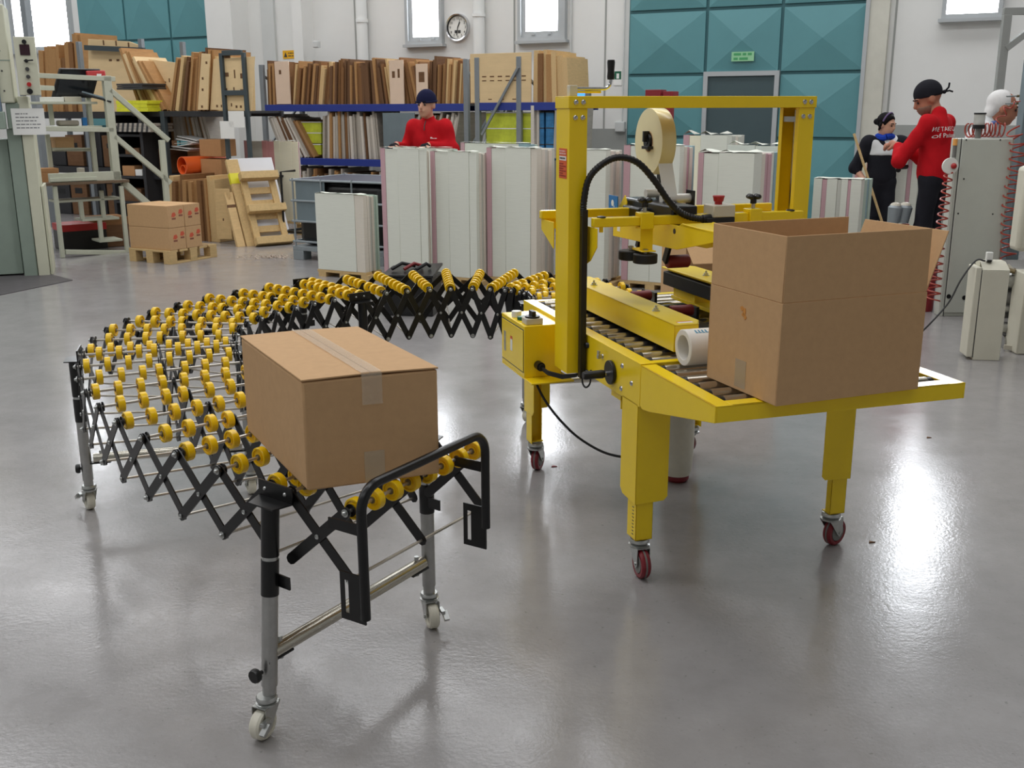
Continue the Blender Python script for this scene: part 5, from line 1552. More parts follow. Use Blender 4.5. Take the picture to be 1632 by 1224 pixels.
for z in (0., -.055):
    MB().cyl((-.14, 0, z + .03), (.0, 0, z + .035), .006, 8).build('pipe', 'zinc', hz_)
    MB().cyl((-.06, 0, z + .032), (-.02, 0, z + .034), .010, 6).build('fitting', 'wheel_hub', hz_)
# low pedestal box in front with cable and plug
p1_, w1, d1_, z1_, a1_ = survey(1550, 1593, 1597, 574, 431, V((1, -.13, 0)))
pb_ = thing('pedestal_box', 'low cream electrical pedestal box with sloped top, in front of the grey cabinet', 'box', p1_, a1_)
MB().prism([(0, 0, 0.0), (w1, 0, 0), (w1, 0, z1_), (0, 0, z1_)], (0, .16, 0)).build('box_body', 'cabinet_cream', pb_, .004)
MB().prism([(0.0, 0, z1_ + .002), (w1, 0, z1_ + .002), (w1 - .012, .07, z1_ + .05), (.0, .07, z1_ + .05)], (0, .002, 0)).prism([(0, .07, z1_ + .05), (w1 - .012, .07, z1_ + .05), (w1 - .012, .16, z1_ + .05), (0, .16, z1_ + .05)], (0, 0, -.05)).build('bevelled_top', 'cabinet_cream', pb_, .002)
MB().box(-.042, -.004, .0, .16, .02, z1_ + .02).build('hinged_door', 'cabinet_cream', pb_, .006)
MB().box(-.004, 0, .002, .15, .02, z1_).build('door_gap', 'print_dark', pb_)
MB().box(.03, .07, .05, .08, z1_ + .051, z1_ + .11).build('plug', 'white_plastic', pb_, .004)
MB().cyl((.05, .06, z1_ + .05), (.05, .06, z1_ + .062), .018, 12).build('grommet', 'black_plastic', pb_)
c0 = p1_ + V((.03, .05, z1_ + .055))
cab_ = MB().tube(spline([c0, c0 + V((-.06, .0, .0)), c0 + V((-.14, .0, -.12)), c0 + V((-.20, .02, -.28)), c0 + V((-.32, .06, -.46)), at_z(1450, 545, .02), at_z(1400, 600, .006), at_z(1330, 640, .006)], 10), .006, 8)
tag(cab_.build('power_cable', 'print_dark'), 'grey power cable arching from the pedestal box down to the floor', 'cable')
# the big machine at the frame's right edge
mq = at_z(1622, 560)
mm_ = thing('edge_machine', 'cream machine with grey rollers and a grey-blue post at the right edge', 'machine', mq, -.05)
fM = plane(mq, V((1, -.05, 0)))
def mz(px, py): return fM(px, py)
x, z = mz(1620, 400)
MB().box(x - .02, x + 1.2, -.05, .10, z, mz(1620, 265)[1]).build('upper_body', 'cabinet_cream', mm_, .03)
x, z = mz(1627, 420)
MB().box(x, x + 1.2, -.1, .1, .0, z - .05).build('side_plate', 'cabinet_cream', mm_, .01)
MB().box(x + .1, x + 1.2, .3, .9, .05, z - .1).build('bed', 'machine_grey', mm_, .01)
for k, py in enumerate((450, 480, 497, 508, 528, 545, 562)):
    x, z = mz(1606, py)
    MB().cyl((x, .12 + .05 * (k % 2), max(z, .04)), (x + .9, .16, max(z, .04)), (.06, .07, .028, .03, .04, .028, .05)[k], 14).build('roller', 'machine_grey' if k % 2 else 'steel_tube', mm_)
x, z = mz(1604, 440)
for k in range(5):
    MB().cyl((x + .02 * k, .1, z + .03 * (k % 3)), (x + .06 + .02 * k, .06, z + .02 * (k % 2)), .012 + .004 * (k % 2), 8).build('valve_fitting', ('zinc', 'wheel_hub', 'cream_plastic')[k % 3], mm_)
MB().bar((mz(1596, 585)[0], .0, .03), (mz(1640, 600)[0], -.05, .02), .02, .03).build('foot_bar', 'cream_plastic', mm_)
pp = at_y(1634, 200, YC + .2)
po = thing('grey_column', 'grey-blue steel column at the right edge behind the coiled hose', 'column', (pp.x, pp.y, 0))
MB().box(-.05, .05, -.05, .05, 0, 1.95).build('column', 'panel_grey', po, .006)
# steel frame with a knee brace in front of the wall
sf = at_y(1592, 140, 11.2)
fr_ = thing('steel_gantry', 'slim grey steel gantry with a diagonal knee brace before the right window', 'gantry', (sf.x, sf.y, 0), WROT * .3)
fG = plane((sf.x, sf.y, 0), V((math.cos(WROT * .3), math.sin(WROT * .3), 0)))
zt_g = fG(1600, 24)[1]
MB().box(-.04, .04, -.04, .04, 0, zt_g).build('post', 'wall_grey', fr_, .003)
MB().box(-.04, 1.6, -.03, .03, zt_g, zt_g + .07).build('beam', 'wall_grey', fr_, .003)
MB().bar((.02, 0, fG(1596, 78)[1]), (.42, 0, zt_g), .06, .10, (0, 1, 0)).build('knee_brace', 'wall_grey', fr_)
# ================================================================== people: continuous surfaces from blended limbs
import numpy as np
def smin(a, b, k):
    h = np.clip(.5 + .5 * (b - a) / k, 0, 1)
    return b + (a - b) * h - k * h * (1 - h)
def field(prims, res, k=.03, pad=.05):
    """prims: ('cap', a, b, ra, rb) or ('ell', centre, radii, rotation 3x3 or None)"""
    lo, hi = np.full(3, 9e9), np.full(3, -9e9)
    bb = []
    for p in prims:
        if p[0] == 'cap':
            a, b, m_ = np.array(p[1], float), np.array(p[2], float), max(p[3], p[4])
            l_, h_ = np.minimum(a, b) - m_, np.maximum(a, b) + m_
        else:
            m_ = max(p[2])
            l_, h_ = np.array(p[1], float) - m_, np.array(p[1], float) + m_
        bb.append((l_ - pad, h_ + pad))
        lo, hi = np.minimum(lo, l_), np.maximum(hi, h_)
    lo, hi = lo - 2 * res, hi + 2 * res
    n_ = np.ceil((hi - lo) / res).astype(int) + 1
    F = np.full(n_, .5, np.float32)
    for p, (l_, h_) in zip(prims, bb):
        i0 = np.maximum(np.floor((l_ - lo) / res).astype(int), 0)
        i1 = np.minimum(np.ceil((h_ - lo) / res).astype(int) + 1, n_)
        g = np.stack(np.meshgrid(*[lo[q] + res * np.arange(i0[q], i1[q]) for q in range(3)], indexing='ij'), -1)
        if p[0] == 'cap':
            a, b = np.array(p[1], float), np.array(p[2], float)
            d_ = b - a
            t_ = np.clip(((g - a) @ d_) / max(d_ @ d_, 1e-9), 0, 1)
            D = np.linalg.norm(g - a - t_[..., None] * d_, axis=-1) - (p[3] + (p[4] - p[3]) * t_)
        else:
            q = g - np.array(p[1], float)
            if p[3] is not None:
                q = q @ np.array(p[3])
            r_ = np.array(p[2], float)
            k0 = np.linalg.norm(q / r_, axis=-1)
            k1 = np.linalg.norm(q / (r_ * r_), axis=-1)
            D = k0 * (k0 - 1) / np.maximum(k1, 1e-6)
        s_ = tuple(slice(i0[q], i1[q]) for q in range(3))
        F[s_] = smin(F[s_], D.astype(np.float32), k)
    return F, lo
def nets(F, lo, res):
    """surface nets: one vertex per mixed cell, one quad per crossed edge"""
    S = F < 0
    n_ = np.array(F.shape) - 1
    cs = np.zeros(n_, int)
    for i in (0, 1):
        for j in (0, 1):
            for k in (0, 1):
                cs += S[i:i + n_[0], j:j + n_[1], k:k + n_[2]]
    act = (cs > 0) & (cs < 8)
    idx = np.full(n_, -1)
    idx[act] = np.arange(act.sum())
    C = np.argwhere(act)
    sm, ct = np.zeros((len(C), 3)), np.zeros(len(C))
    for ax in range(3):
        for u in (0, 1):
            for v_ in (0, 1):
                o0 = np.zeros(3, int)
                o0[(ax + 1) % 3], o0[(ax + 2) % 3] = u, v_
                o1 = o0.copy()
                o1[ax] = 1
                a, b = F[tuple((C + o0).T)], F[tuple((C + o1).T)]
                x = (a < 0) != (b < 0)
                t_ = np.where(x, a / np.where(a == b, 1, a - b), 0)
                pt = C + o0 + np.zeros_like(sm)
                pt[:, ax] += t_
                sm[x] += pt[x]
                ct[x] += 1
    vs = lo + res * sm / ct[:, None]
    fs = []
    for ax in range(3):
        sl0 = [slice(1, -1)] * 3
        sl1 = [slice(1, -1)] * 3
        sl0[ax], sl1[ax] = slice(0, -1), slice(1, None)
        a, b = S[tuple(sl0)], S[tuple(sl1)]
        for (x, y, rev) in ((a & ~b, None, False), (b & ~a, None, True)):
            E_ = np.argwhere(x)
            off = np.array([1, 1, 1])
            off[ax] = 0
            E_ = E_ + off
            u, v_ = np.zeros(3, int), np.zeros(3, int)
            u[(ax + 1) % 3], v_[(ax + 2) % 3] = 1, 1
            q = [idx[tuple((E_ - w_).T)] for w_ in (u * 0, u, u + v_, v_)]
            Q = np.stack(q[::-1] if rev else q, 1)
            fs.append(Q)
    return vs, np.concatenate(fs)
def flesh(name, prims, m, parent, res=.013, k=.03, cut=None, disp=None):
    F, lo = field(prims, res, k)
    if cut or disp:
        g = np.stack(np.meshgrid(*[lo[q] + res * np.arange(F.shape[q]) for q in range(3)], indexing='ij'), -1)
        if disp:
            F = F + disp(g).astype(np.float32)
        for (p, nrm) in (cut or ()):                # keep the side the normal points away from
            F = np.maximum(F, ((g - np.array(p, float)) @ (np.array(nrm, float) / np.linalg.norm(nrm))).astype(np.float32))
    vs, fs = nets(F, lo, res)
    me = bpy.data.meshes.new(name)
    me.from_pydata(vs.tolist(), [], fs.tolist())
    me.polygons.foreach_set('use_smooth', [True] * len(me.polygons))
    me.materials.append(Mt[m])
    me.update()
    o = link(name, me, parent)
    return o
mat('skin', (206, 154, 128), .55, var=.04, vscale=12)
mat('skin_tan', (178, 118, 92), .55, var=.05, vscale=12)
mat('fleece_red', (190, 28, 36), .9, var=.07, vscale=14, bump=.3, bscale=90, spec=.1)
mat('cloth_black', (34, 34, 40), .85, var=.15, vscale=9, spec=.15)
mat('cloth_navy', (30, 32, 60), .9, var=.12, vscale=14, bump=.4, bscale=120, spec=.1)
mat('cloth_white', (226, 226, 226), .85, var=.04, vscale=9, spec=.15)
mat('cloth_blue', (34, 66, 170), .85, var=.15, vscale=14, spec=.15)
mat('hair_dark', (16, 12, 13), .6, var=.2, vscale=30, spec=.12)
mat('hair_white', (232, 230, 228), .7, var=.08, vscale=30)
mat('beard_dark', (126, 92, 76), .8)
mat('eye_dark', (40, 30, 28), .3)
mat('lip', (160, 84, 76), .5)
def rotm(yaw=0., pitch=0., roll=0.):
    return (Matrix.Rotation(yaw, 3, 'Z') @ Matrix.Rotation(pitch, 3, 'X') @ Matrix.Rotation(roll, 3, 'Y'))
def hand(pr, wrist, dirv, palm, curl=.6, s=1.):
    """palm and five bent fingers: dirv along the hand, palm = direction the palm faces"""
    d_, pn = V(dirv).normalized(), V(palm).normalized()
    sd_ = d_.cross(pn).normalized()
    w_ = V(wrist)
    kn = w_ + d_ * .085 * s
    pr.append(('cap', w_, kn, .026 * s, .032 * s))
    for q, (u, ln) in enumerate(((-.031, .062), (-.011, .076), (.010, .080), (.030, .072))):
        b_ = kn + sd_ * u * s
        m_ = b_ + (d_ + pn * curl * .6).normalized() * ln * .55 * s
        e_ = m_ + (d_ * (1 - curl) + pn * curl * 1.2).normalized() * ln * .5 * s
        pr.append(('cap', b_, m_, .0105 * s, .0095 * s))
        pr.append(('cap', m_, e_, .0095 * s, .008 * s))
    b_ = w_ + d_ * .03 * s + sd_ * .026 * s
    m_ = b_ + (d_ * .6 + sd_ * .7 + pn * .4).normalized() * .045 * s
    pr += [('cap', b_, m_, .013 * s, .011 * s), ('cap', m_, m_ + (d_ + pn * .5).normalized() * .035 * s, .011 * s, .009 * s)]
def head(pr, c, M, s=1.):
    """skull, jaw, brow, nose, ears in the head's own frame (faces -y)"""
    def q(x, y, z): return V(c) + M @ (V((x, y, z)) * s)
    A = [list(r) for r in M]
    pr += [('ell', q(0, .015, .035), (.078 * s, .098 * s, .092 * s), A), ('ell', q(0, -.03, -.035), (.060 * s, .068 * s, .082 * s), A),
           ('ell', q(0, -.062, -.088), (.03 * s, .026 * s, .024 * s), A), ('cap', q(0, -.092, .022), q(0, -.112, -.018), .010 * s, .014 * s),
           ('ell', q(.080, .012, -.005), (.012 * s, .024 * s, .034 * s), A), ('ell', q(-.080, .012, -.005), (.012 * s, .024 * s, .034 * s), A),
           ('cap', q(-.04, -.082, .032), q(.04, -.082, .032), .012 * s, .012 * s), ('cap', q(-.018, -.094, -.05), q(.018, -.094, -.05), .009 * s, .009 * s)]
    return q
def face(o, q, M, s=1., brow='hair_dark'):
    for sg in (-1, 1):
        e = MB().ball((0, 0, 0), .0095 * s, 10, 8)
        c_ = q(sg * .032, -.0875, .008)
        e.v = [tuple(c_ + M @ V((v_[0] * 1.3, v_[1] * .7, v_[2]))) for v_ in e.v]
        e.build('eye', 'eye_dark', o)
        MB().tube([q(sg * .015, -.099, .032), q(sg * .034, -.098, .037), q(sg * .052, -.084, .031)], .0045 * s, 6).build('eyebrow', brow, o)
    MB().tube([q(-.024, -.092, -.052), q(0, -.1055, -.050), q(.024, -.092, -.052)], .0048 * s, 6).build('mouth', 'lip', o)
def folds(amp=.006, fz=26., fx=9.):
    return lambda g: amp * (np.sin(fz * g[..., 2] + 5 * np.sin(fx * g[..., 0]) + 4 * np.sin(8 * g[..., 1])) * np.sin(7 * g[..., 0] + 11 * g[..., 1] + 5 * g[..., 2]))
def person(label, loc, rz, J, HM, top, legs, skin, s=1., toppad=.022, group=None, hs=1., shoes='black_rubber', hands=(), sleeve=(.93, .93), glove=None, wide=1.):
    """J: joints in metres, local frame facing -y"""
    o = thing('person', label, 'person', loc, rz)
    g = lambda n_: V(J[n_]) * s
    body = []
    q = head(body, g('head'), HM, hs)
    body += [('cap', g('neck'), g('head') + HM @ V((0, .02, -.05)), .056, .055), ('ell', g('chest'), (.155 * s, .105 * s, .19 * s), None), ('ell', g('belly'), (.14 * s, .105 * s, .17 * s), None), ('ell', g('pelvis'), (.15 * s, .11 * s, .13 * s), None)]
    jk, tr_ = [('ell', g('chest'), (.182 * s * wide, .132 * s, .20 * s), None), ('ell', g('belly'), (.172 * s * wide, .134 * s, .20 * s), None), ('ell', g('pelvis') + V((0, 0, .03)), (.176 * s, .135 * s, .15 * s), None), ('cap', g('neck') - V((0, 0, .05)), g('neck') + V((0, .0, .012)), .082, .07)], [('ell', g('pelvis'), (.168 * s, .125 * s, .14 * s), None)]
    for sd_ in 'LR':
        sh, el, wr, hp_, kn, an_ = (g(n_ + sd_) for n_ in ('sho', 'elb', 'wri', 'hip', 'knee', 'ank'))
        body += [('cap', sh, el, .047, .038), ('cap', el, wr, .038, .027), ('cap', hp_, kn, .075, .052), ('cap', kn, an_, .05, .036), ('cap', an_, an_ + V((0, -.12, -.045)), .035, .03)]
        jk += [('cap', g('neck') - V((0, 0, .09)), sh, .075, .078), ('cap', sh, el, .074, .062), ('cap', el, el.lerp(wr, sleeve['LR'.index(sd_)]), .060, .043)]
        tr_ += [('cap', hp_, kn, .094, .074), ('cap', kn, an_ + V((0, 0, .01)), .072, .062)]
        flesh('shoe', [('cap', an_ + V((0, .03, -.045)), an_ + V((0, -.13, -.05)), .042, .036), ('cap', an_ + V((0, 0, .0)), an_ + V((0, -.04, -.03)), .042, .042)], shoes, o, .014, cut=[((0, 0, .003), (0, 0, -1))])
    for (w_, d_, p_, cl) in hands:
        if glove:
            hn = []
            hand(hn, g(w_), d_, p_, cl, 1.08)
            flesh('glove', hn, glove, o, .010, .015)
        hand(body, g(w_), d_, p_, cl)
    flesh('body', body, skin, o, .0115, .022)
    flesh('jacket', jk, top, o, .014, .045, disp=folds(), cut=[((0, 0, (J['pelvis'][2] - .10) * s), (0, 0, -1))])
    flesh('trousers', tr_, legs, o, .015, .04, disp=folds(.005, 18))
    face(o, q, HM, hs)
    return o, q
def stand(lean=0., **kw):
    J = dict(pelvis=(0, 0, .95), belly=(0, -lean * .12, 1.10), chest=(0, -lean * .28, 1.28), neck=(0, -lean * .42 + .01, 1.475), head=(0, -lean * .55 - .015, 1.63),
             shoL=(.185, -lean * .36, 1.41), shoR=(-.185, -lean * .36, 1.41), elbL=(.24, -.02 - lean * .3, 1.13), elbR=(-.24, -.02 - lean * .3, 1.13), wriL=(.23, -.14, .92), wriR=(-.23, -.14, .92),
             hipL=(.09, 0, .91), hipR=(-.09, 0, .91), kneeL=(.10, -.02, .50), kneeR=(-.10, -.02, .50), ankL=(.105, .01, .09), ankR=(-.105, .01, .09))
    J.update(kw)
    return J
# --- man in red fleece and navy cap, hands on the pile
pm = at_z(690, 412); pm = at_y(690, 165, 11.25)
HM = rotm(.02, R(2))
o, q = person('man in a red fleece and navy knit cap standing behind the sheet piles', (pm.x, 11.25, 0), -.42,
              stand(.25, elbL=(.27, -.10, 1.19), elbR=(-.29, -.09, 1.18), wriL=(.11, -.31, 1.235), wriR=(-.26, -.33, 1.235)), HM, 'fleece_red', 'cloth_black', 'skin', 1.0, hs=1.06, glove='cloth_black', wide=1.14,
              hands=(('wriL', (-.2, -1, -.2), (0, 0, -1), .3), ('wriR', (0, -1, -.2), (0, 0, -1), .3)))
hc = V(o.children[0].matrix_world.to_translation())
def knit(o, q, HM, m, s=1., low=.02, name='cap', res=.010, back=None):
    A = [list(r) for r in HM]
    up = HM @ V((0, -.05 if back is None else back, 1))
    return flesh(name, [('ell', q(0, .015, .045), (.090 * s, .110 * s, .104 * s), A)], m, o, res, .01, cut=[(q(0, 0, low), tuple(-up))])
knit(o, q, HM, 'cloth_navy', 1.12, .026)
MB().tube([q(.02 * math.sin(0), -.0, 0)] + [q((.094 * math.sin(a)), .015 - .112 * math.cos(a), .036 - .006 * math.cos(a)) for a in [2 * math.pi * k / 24 for k in range(25)]][1:], .012, 8).build('cap_brim', 'cloth_navy', o)
MB().tube([(.0, -.205, 1.38), (.0, -.195, 1.43), (.0, -.165, 1.475)], .005, 6).build('zip', 'print_dark', o)
print_lines(o, 'paper_white', (.08, -.222, 1.30), (1, 0, 0), (0, .15, 1), [(0, .075), (.009, .02)], .006, 'chest_mark')
# --- man in red with black bandana, seen from behind at the right, looking down to the left
pm2 = at_y(1487, 300, 9.6)
HM2 = rotm(.62, R(26))
o2, q2 = person('man in a red fleece with black bandana, head bowed, back to the viewer', (pm2.x, 9.6, 0), R(-134),
                stand(.06, elbL=(.25, -.22, 1.10), elbR=(-.20, -.22, 1.10), wriL=(.10, -.31, 1.22), wriR=(-.05, -.36, 1.20), head=(0, -.12, 1.615)), HM2, 'fleece_red', 'cloth_black', 'skin_tan', 1.03, hs=1.15,
                hands=(('wriL', (-.5, -1, .2), (-.4, .3, -1), .7), ('wriR', (.4, -1, .2), (.4, .3, -1), .7)))
knit(o2, q2, HM2, 'cloth_black', 1.15, .018, 'bandana', back=.25)
kt = MB()
kt.ball(q2(0, .128, .0), .018, 10, 8)
kt.tube([q2(0, .13, 0), q2(.02, .165, .02), q2(.03, .18, .05)], .008, 6).tube([q2(0, .13, 0), q2(-.02, .17, -.01), q2(-.015, .19, -.03)], .008, 6)
kt.build('bandana_knot', 'cloth_black', o2)
A2 = [list(r) for r in HM2]
flesh('beard', [('ell', q2(0, -.034, -.05), (.0755, .083, .083), A2)], 'beard_dark', o2, .011, .01, cut=[(q2(0, 0, -.045), tuple(HM2 @ V((0, .2, 1)))), (q2(0, .03, 0), tuple(HM2 @ V((0, 1, 0))))])
tm = text_mesh('WE TAKE CARE\nof Packaging', .056, 'paper_white', o2, (.05, .19, 1.385), (R(86), 0, R(180)), ext=.0)
sw_ = tm.modifiers.new('wrap', 'SHRINKWRAP')
sw_.target, sw_.offset = next(c for c in o2.children if c.name.startswith('jacket')), .011
sw_.wrap_method, sw_.use_project_z, sw_.use_negative_direction, sw_.use_positive_direction = 'PROJECT', True, True, True
MB().tube([(.16, -.27, 1.04), (.05, -.33, 1.06), (-.10, -.31, 1.06)], .024, 8).build('held_roll', 'black_rubber', o2)
# --- woman with broom
pm3 = at_y(1402, 300, 11.6)
HM3 = rotm(.85, R(12))
o3, q3 = person('woman in a black tracksuit with white yoke and blue scarf, leaning on a broom', (pm3.x, 11.6, 0), R(-8),
                stand(.10, elbR=(-.32, .02, 1.10), wriR=(-.20, -.13, .92), elbL=(.40, .02, 1.36), wriL=(.62, .0, 1.40)), HM3, 'cloth_black', 'cloth_black', 'skin', .865, hs=.93, sleeve=(.93, .2),
                hands=(('wriR', (.15, -.2, -1), (.8, -.5, 0), .8), ('wriL', (1, -.1, -.1), (0, 0, -1), .4)))
A3 = [list(r) for r in HM3]
flesh('hair', [('ell', q3(0, .018, .042), (.083, .100, .093), A3), ('ell', q3(0, .125, .01), (.035, .04, .035), A3), ('cap', q3(-.08, .02, .0), q3(-.08, .03, -.06), .02, .012), ('cap', q3(.08, .02, .0), q3(.08, .03, -.06), .02, .012)], 'hair_dark', o3, .010, .015, cut=[(q3(0, -.055, .055), tuple(HM3 @ V((0, -1, -.55))))])
MB().tube([q3(.09 * math.sin(a), .0 - .02 * abs(math.cos(a)), .045 + .10 * math.cos(a)) for a in [-1.6 + 3.2 * k / 12 for k in range(13)]], .009, 6).build('headband', mat('band_mauve', (110, 90, 130), .8), o3)
flesh('white_yoke', [('ell', (0, -.024, 1.108), (.172, .126, .178), None), ('cap', (-.04, -.025, 1.20), (-.125, -.028, 1.215), .088, .087), ('cap', (.04, -.025, 1.20), (.125, -.028, 1.215), .088, .087)], 'cloth_white', o3, .013, .04, cut=[((0, 0, 1.09), (0, 0, -1)), ((0, 0, 1.30), (0, 0, 1))])
MB().tube([(.078 * math.sin(a), -.035 - .076 * math.cos(a), 1.285 + .012 * math.cos(a) * math.sin(3 * a)) for a in [2 * math.pi * k / 20 for k in range(21)]], .034, 8).build('scarf', 'cloth_blue', o3)
br0, br1 = at_y(1361, 213, 11.05), at_y(1408, 337, 11.0)
bd_ = (br1 - br0).normalized()
low = br0 + bd_ * ((br0.z - .30) / -bd_.z)
bm = thing('broom', 'long wooden broom held diagonally by the woman', 'broom', (low.x, low.y, 0))
lo_ = V((low.x, low.y, 0))
MB().cyl(br0 - lo_, low - lo_ - V((0, 0, .16)), .013, 10).build('handle', 'wood_pale', bm)
MB().box(-.05, .28, -.03, .03, .10, .16).build('head', 'red_plastic', bm, .006)
MB().prism([(-.05, -.035, .10), (.28, -.035, .10), (.31, -.05, 0), (-.08, -.05, 0)], (0, .07, 0)).build('bristles', 'cardboard', bm)
# --- white-haired man in a white coat behind the cabinet
pm4 = at_y(1532, 240, 8.9)
HM4 = rotm(.25, R(12))
o4, q4 = person('white-haired man in a white coat bending behind the grey cabinet', (pm4.x, 8.75, 0), R(62), stand(.3, head=(0, -.22, 1.58)), HM4, 'cloth_white', 'cloth_navy', 'skin_tan', 1.0, hs=1.04,
                hands=(('wriL', (0, -.4, -1), (-1, 0, 0), .5), ('wriR', (0, -.4, -1), (1, 0, 0), .5)))
A4 = [list(r) for r in HM4]
flesh('hair', [('ell', q4(0, .035, .045), (.093, .105, .098), A4), ('ell', q4(0, .08, -.03), (.07, .05, .06), A4)], 'hair_white', o4, .010, .02, cut=[(q4(0, -.035, .03), tuple(HM4 @ V((0, -1, .25)))) , (q4(0, 0, -.075), tuple(HM4 @ V((0, 0, -1))))])
MB().tube([(.0 + .07 * math.sin(a), -.13 - .06 * math.cos(a), 1.465 + .01 * math.cos(a)) for a in [2 * math.pi * k / 16 for k in range(17)]], .018, 8).build('collar', mat('collar_blue', (110, 130, 190), .8), o4)
# white cup and lamp of the machine between woman and man in red
# ================================================================== things on the wall
def hung(name, label, cat, px, py, n=.0):
    t, z = on_wall(px, py, n)
    return wallthing(name, label, cat, t, n, z)
ck = hung('wall_clock', 'round white wall clock with black rim between the two windows', 'clock', 731, 44)
rc = .5 * (wz(731, 22) - wz(731, 66)) * .98
rc = abs(rc)
MB().lathe([(rc * .86, -.02), (rc * .9, -.06), (rc, -.065), (rc * 1.04, -.03), (rc * 1.04, 0), (0, 0)], (0, 0, 0), (0, 1, 0), 48).build('rim', 'chrome', ck)
MB().lathe([(rc * .84, -.03), (rc * .88, -.055), (rc * .92, -.05), (rc * .92, -.03)], (0, 0, 0), (0, 1, 0), 48).build('black_ring', 'black_plastic', ck)
MB().cyl((0, -.022, 0), (0, -.026, 0), rc * .9, 40).build('dial', 'white_plastic', ck)
for h in range(1, 13):
    a = R(30 * h)
    text_mesh(str(h), rc * .26, 'print_dark', ck, (math.sin(a) * rc * .68, -.028, math.cos(a) * rc * .68), (R(90), 0, 0), name='numeral')
for an_, ln, w_ in ((R(25), .45, .05), (R(190), .6, .035), (R(20), .7, .012)):
    MB().bar((0, -.031, 0), (math.sin(an_) * rc * ln, -.031, math.cos(an_) * rc * ln), rc * w_ * 1.6, .004, (0, 1, 0)).build('hand', 'black_plastic', ck)
for x in (-.16, .13):
    MB().box((x - .12) * rc, (x + .12) * rc, -.03, -.026, -.42 * rc, -.2 * rc).build('date_window', 'print_dark', ck)
ys = hung('warning_sign', 'small yellow warning sign on the wall above the left end of the blue rack', 'sign', 461, 87)
MB().box(-.13, .13, -.008, 0, -.065, .065).build('plate', mat('sign_yellow', (236, 176, 30), .5), ys)
MB().prism([(-.105, -.009, -.04), (-.035, -.009, -.04), (-.07, -.009, .04)], (0, -.001, 0)).build('triangle', 'print_dark', ys)
print_lines(ys, 'print_dark', (-.015, -.0095, 0), (1, 0, 0), (0, 0, 1), [(.022, .11), (-.022, .11)], .014)
es = hung('exit_sign', 'green sign stuck on the teal gate above the wicket door', 'sign', 1184, 90, .1)
MB().box(-.15, .15, -.012, 0, -.06, .06).build('plate', mat('sign_green', (150, 206, 160), .5), es)
mat('sign_lettering', (70, 160, 100), .5)
print_lines(es, 'sign_lettering', (-.12, -.0135, 0), (1, 0, 0), (0, 0, 1), [(.028, .24), (-.028, .22)], .03)
gs = hung('wall_sign', 'white and green safety sign on the wall beside the black crank grip', 'sign', 985, 123)
MB().box(-.06, .06, -.008, 0, -.11, .09).build('plate', 'paper_white', gs)
MB().box(-.05, .05, -.0095, -.008, -.03, .08).build('pictogram', 'green_plastic', gs)
MB().box(-.02, .02, -.0105, -.0095, -.02, .05).build('figure', 'paper_white', gs)
# drainpipes and conduits
def vpipe(label, px, r_, z0, z1, m='pipe_white', n=.0, clips=()):
    t = wt(px, 60)
    o = wallthing('wall_pipe', label, 'pipe', t, n + r_ + .02, z0)
    MB().cyl((0, 0, 0), (0, 0, z1 - z0), r_, 18).build('pipe', m, o)
    for z in ([.3, 1.6, 2.9, 4.2] if z1 - z0 > 4 else [.2]):
        MB().cyl((0, 0, z), (0, 0, z + .05), r_ * 1.15, 18).build('pipe_clip', m, o)
    return o
vpipe('white drainpipe on the wall left of the first window', 584, .085, 0, RH - .2)
vpipe('white drainpipe on the wall right of the clock', 769, .085, 0, RH - .2)
vpipe('thin grey conduit on the wall right of the second window', 911, .014, wz(911, 118), RH - .2, 'wall_rib')
vpipe('thin grey conduit on the wall beside the teal gate', 996, .012, wz(990, 200), RH - .2, 'wall_rib')
for (px, py, s_, lb) in ((911, 120, .09, 'grey junction box at the foot of the conduit near the dies'), (990, 202, .07, 'small grey socket box on the wall beside the teal gate'), (507, 71, .05, 'small grey box on the wall pilaster above the blue rack')):
    b_ = hung('junction_box', lb, 'box', px, py, .3 if px == 507 else 0.)
    MB().box(-s_, s_, -.07, 0, -s_, s_).build('case', 'wall_rib', b_, .006)
    MB().box(-s_ * .85, s_ * .85, -.075, -.07, -s_ * .85, s_ * .85).build('cover', 'wall_rib', b_, .003)
# red crane column and blue display behind the portal
rd = at_y(1052, 240, 12.6)
rc_ = thing('red_pillar', 'dark red steel pillar standing behind the tape roll', 'pillar', (rd.x, rd.y, 0), WROT)
ztr = at_y(1052, 143, 12.6).z
MB().box(-.13, .13, -.08, .08, 0, ztr - .08).build('pillar', mat('pillar_red', (140, 30, 40), .5), rc_, .006)
MB().box(-.17, .02, -.1, .1, ztr - .08, ztr).build('cap_plate', 'pillar_red', rc_, .004)
MB().box(.05, .17, -.1, .1, ztr - .08, ztr - .02).build('cap_plate', 'pillar_red', rc_, .004)
bd = at_y(928, 149, 13.2)
bs = thing('blue_display', 'small glowing blue display seen just above the yellow beam, left end', 'display', (bd.x, bd.y, 0), WROT)
MB().box(-.02, .02, -.02, .02, 0, bd.z - .06).build('stand', 'machine_grey', bs)
MB().box(-.11, .11, -.03, .03, bd.z - .07, bd.z + .07).build('case', 'panel_grey', bs, .004)
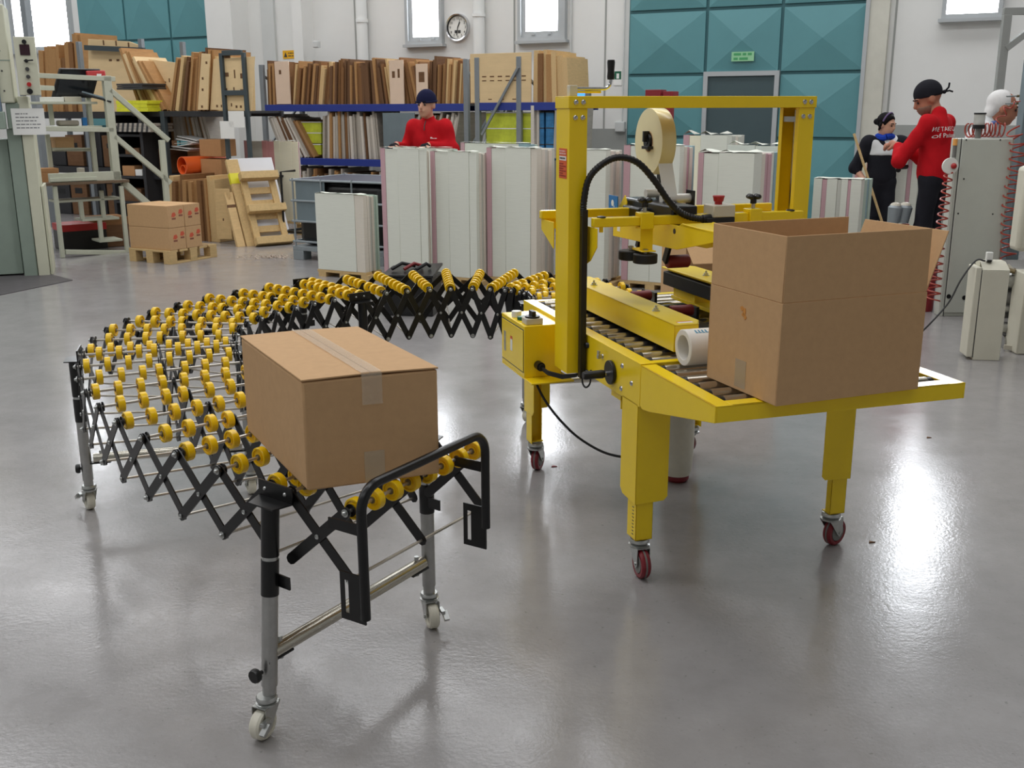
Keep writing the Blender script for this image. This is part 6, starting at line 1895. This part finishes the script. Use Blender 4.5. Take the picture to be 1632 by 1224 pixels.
MB().box(-.09, .05, -.034, -.03, bd.z - .03, bd.z + .05).build('screen', mat('screen_blue', (70, 150, 255), .4, emit=1.2), bs)
# hand pallet truck head with white lamp cups between woman and man in red
lt = at_y(1430, 345, 9.6)
tk = thing('trolley_head', 'small tool head with two white cups left of the man in red', 'tool head', (lt.x, lt.y, 0), .2)
MB().bar((-.25, .0, lt.z - .35), (.0, .05, lt.z - .06), .12, .05).build('arm', 'black_paint', tk, .004)
MB().cyl((-.02, .0, 0), (-.02, 0, lt.z - .1), .03, 10).build('stand', 'machine_grey', tk)
for x in (-.04, .06):
    MB().lathe([(0, 0), (.05, 0), (.06, .10), (.065, .14), (.05, .16), (0, .165)], (x, 0, lt.z - .06), (.1, 0, 1), 14).build('cup', 'galv', tk)
    MB().ball((x + .014, 0, lt.z + .10), .05, 12, 8, (1, 1, .6)).build('cup_top', 'cream_plastic', tk)
MB().cyl((.09, 0, lt.z - .16), (.09, 0, lt.z - .07), .035, 12).build('orange_part', 'orange_label', tk)
MB().box(-.35, -.20, -.05, .05, lt.z - .42, lt.z - .30).build('shoe', 'pillar_red', tk, .01)
# red gas bottle at the cabinet foot
rbp = at_z(1479, 499)
rb = thing('red_bottle', 'red gas bottle on the floor between the open carton and the grey cabinet', 'bottle', rbp)
MB().lathe([(0, 0), (.075, 0), (.08, .02), (.08, .40), (.06, .46), (.03, .48), (.03, .52), (0, .52)], (0, .12, 0), (0, 0, 1), 20).build('bottle', 'pillar_red', rb)
MB().cyl((0, .12, .52), (0, .12, .60), .02, 10).build('valve', 'zinc', rb)
# crumbs on the floor
for k, (px, py, m, lb) in enumerate(((883, 744, 'pillar_red', 'tiny red paper scrap on the floor behind the left caster'), (1389, 865, 'wood_brown', 'tiny brown scrap on the floor right of the front caster'), (1480, 698, 'wood_brown', 'tiny dark scrap on the floor near the bright reflection'))):
    q_ = at_z(px, py, .0)
    o = MB().prism([q_ + V((-.012, -.006, 0)), q_ + V((.014, .0, 0)), q_ + V((-.004, .012, 0))], (0, 0, .004)).build('paper_scrap', m)
    tag(o, lb, 'scrap')
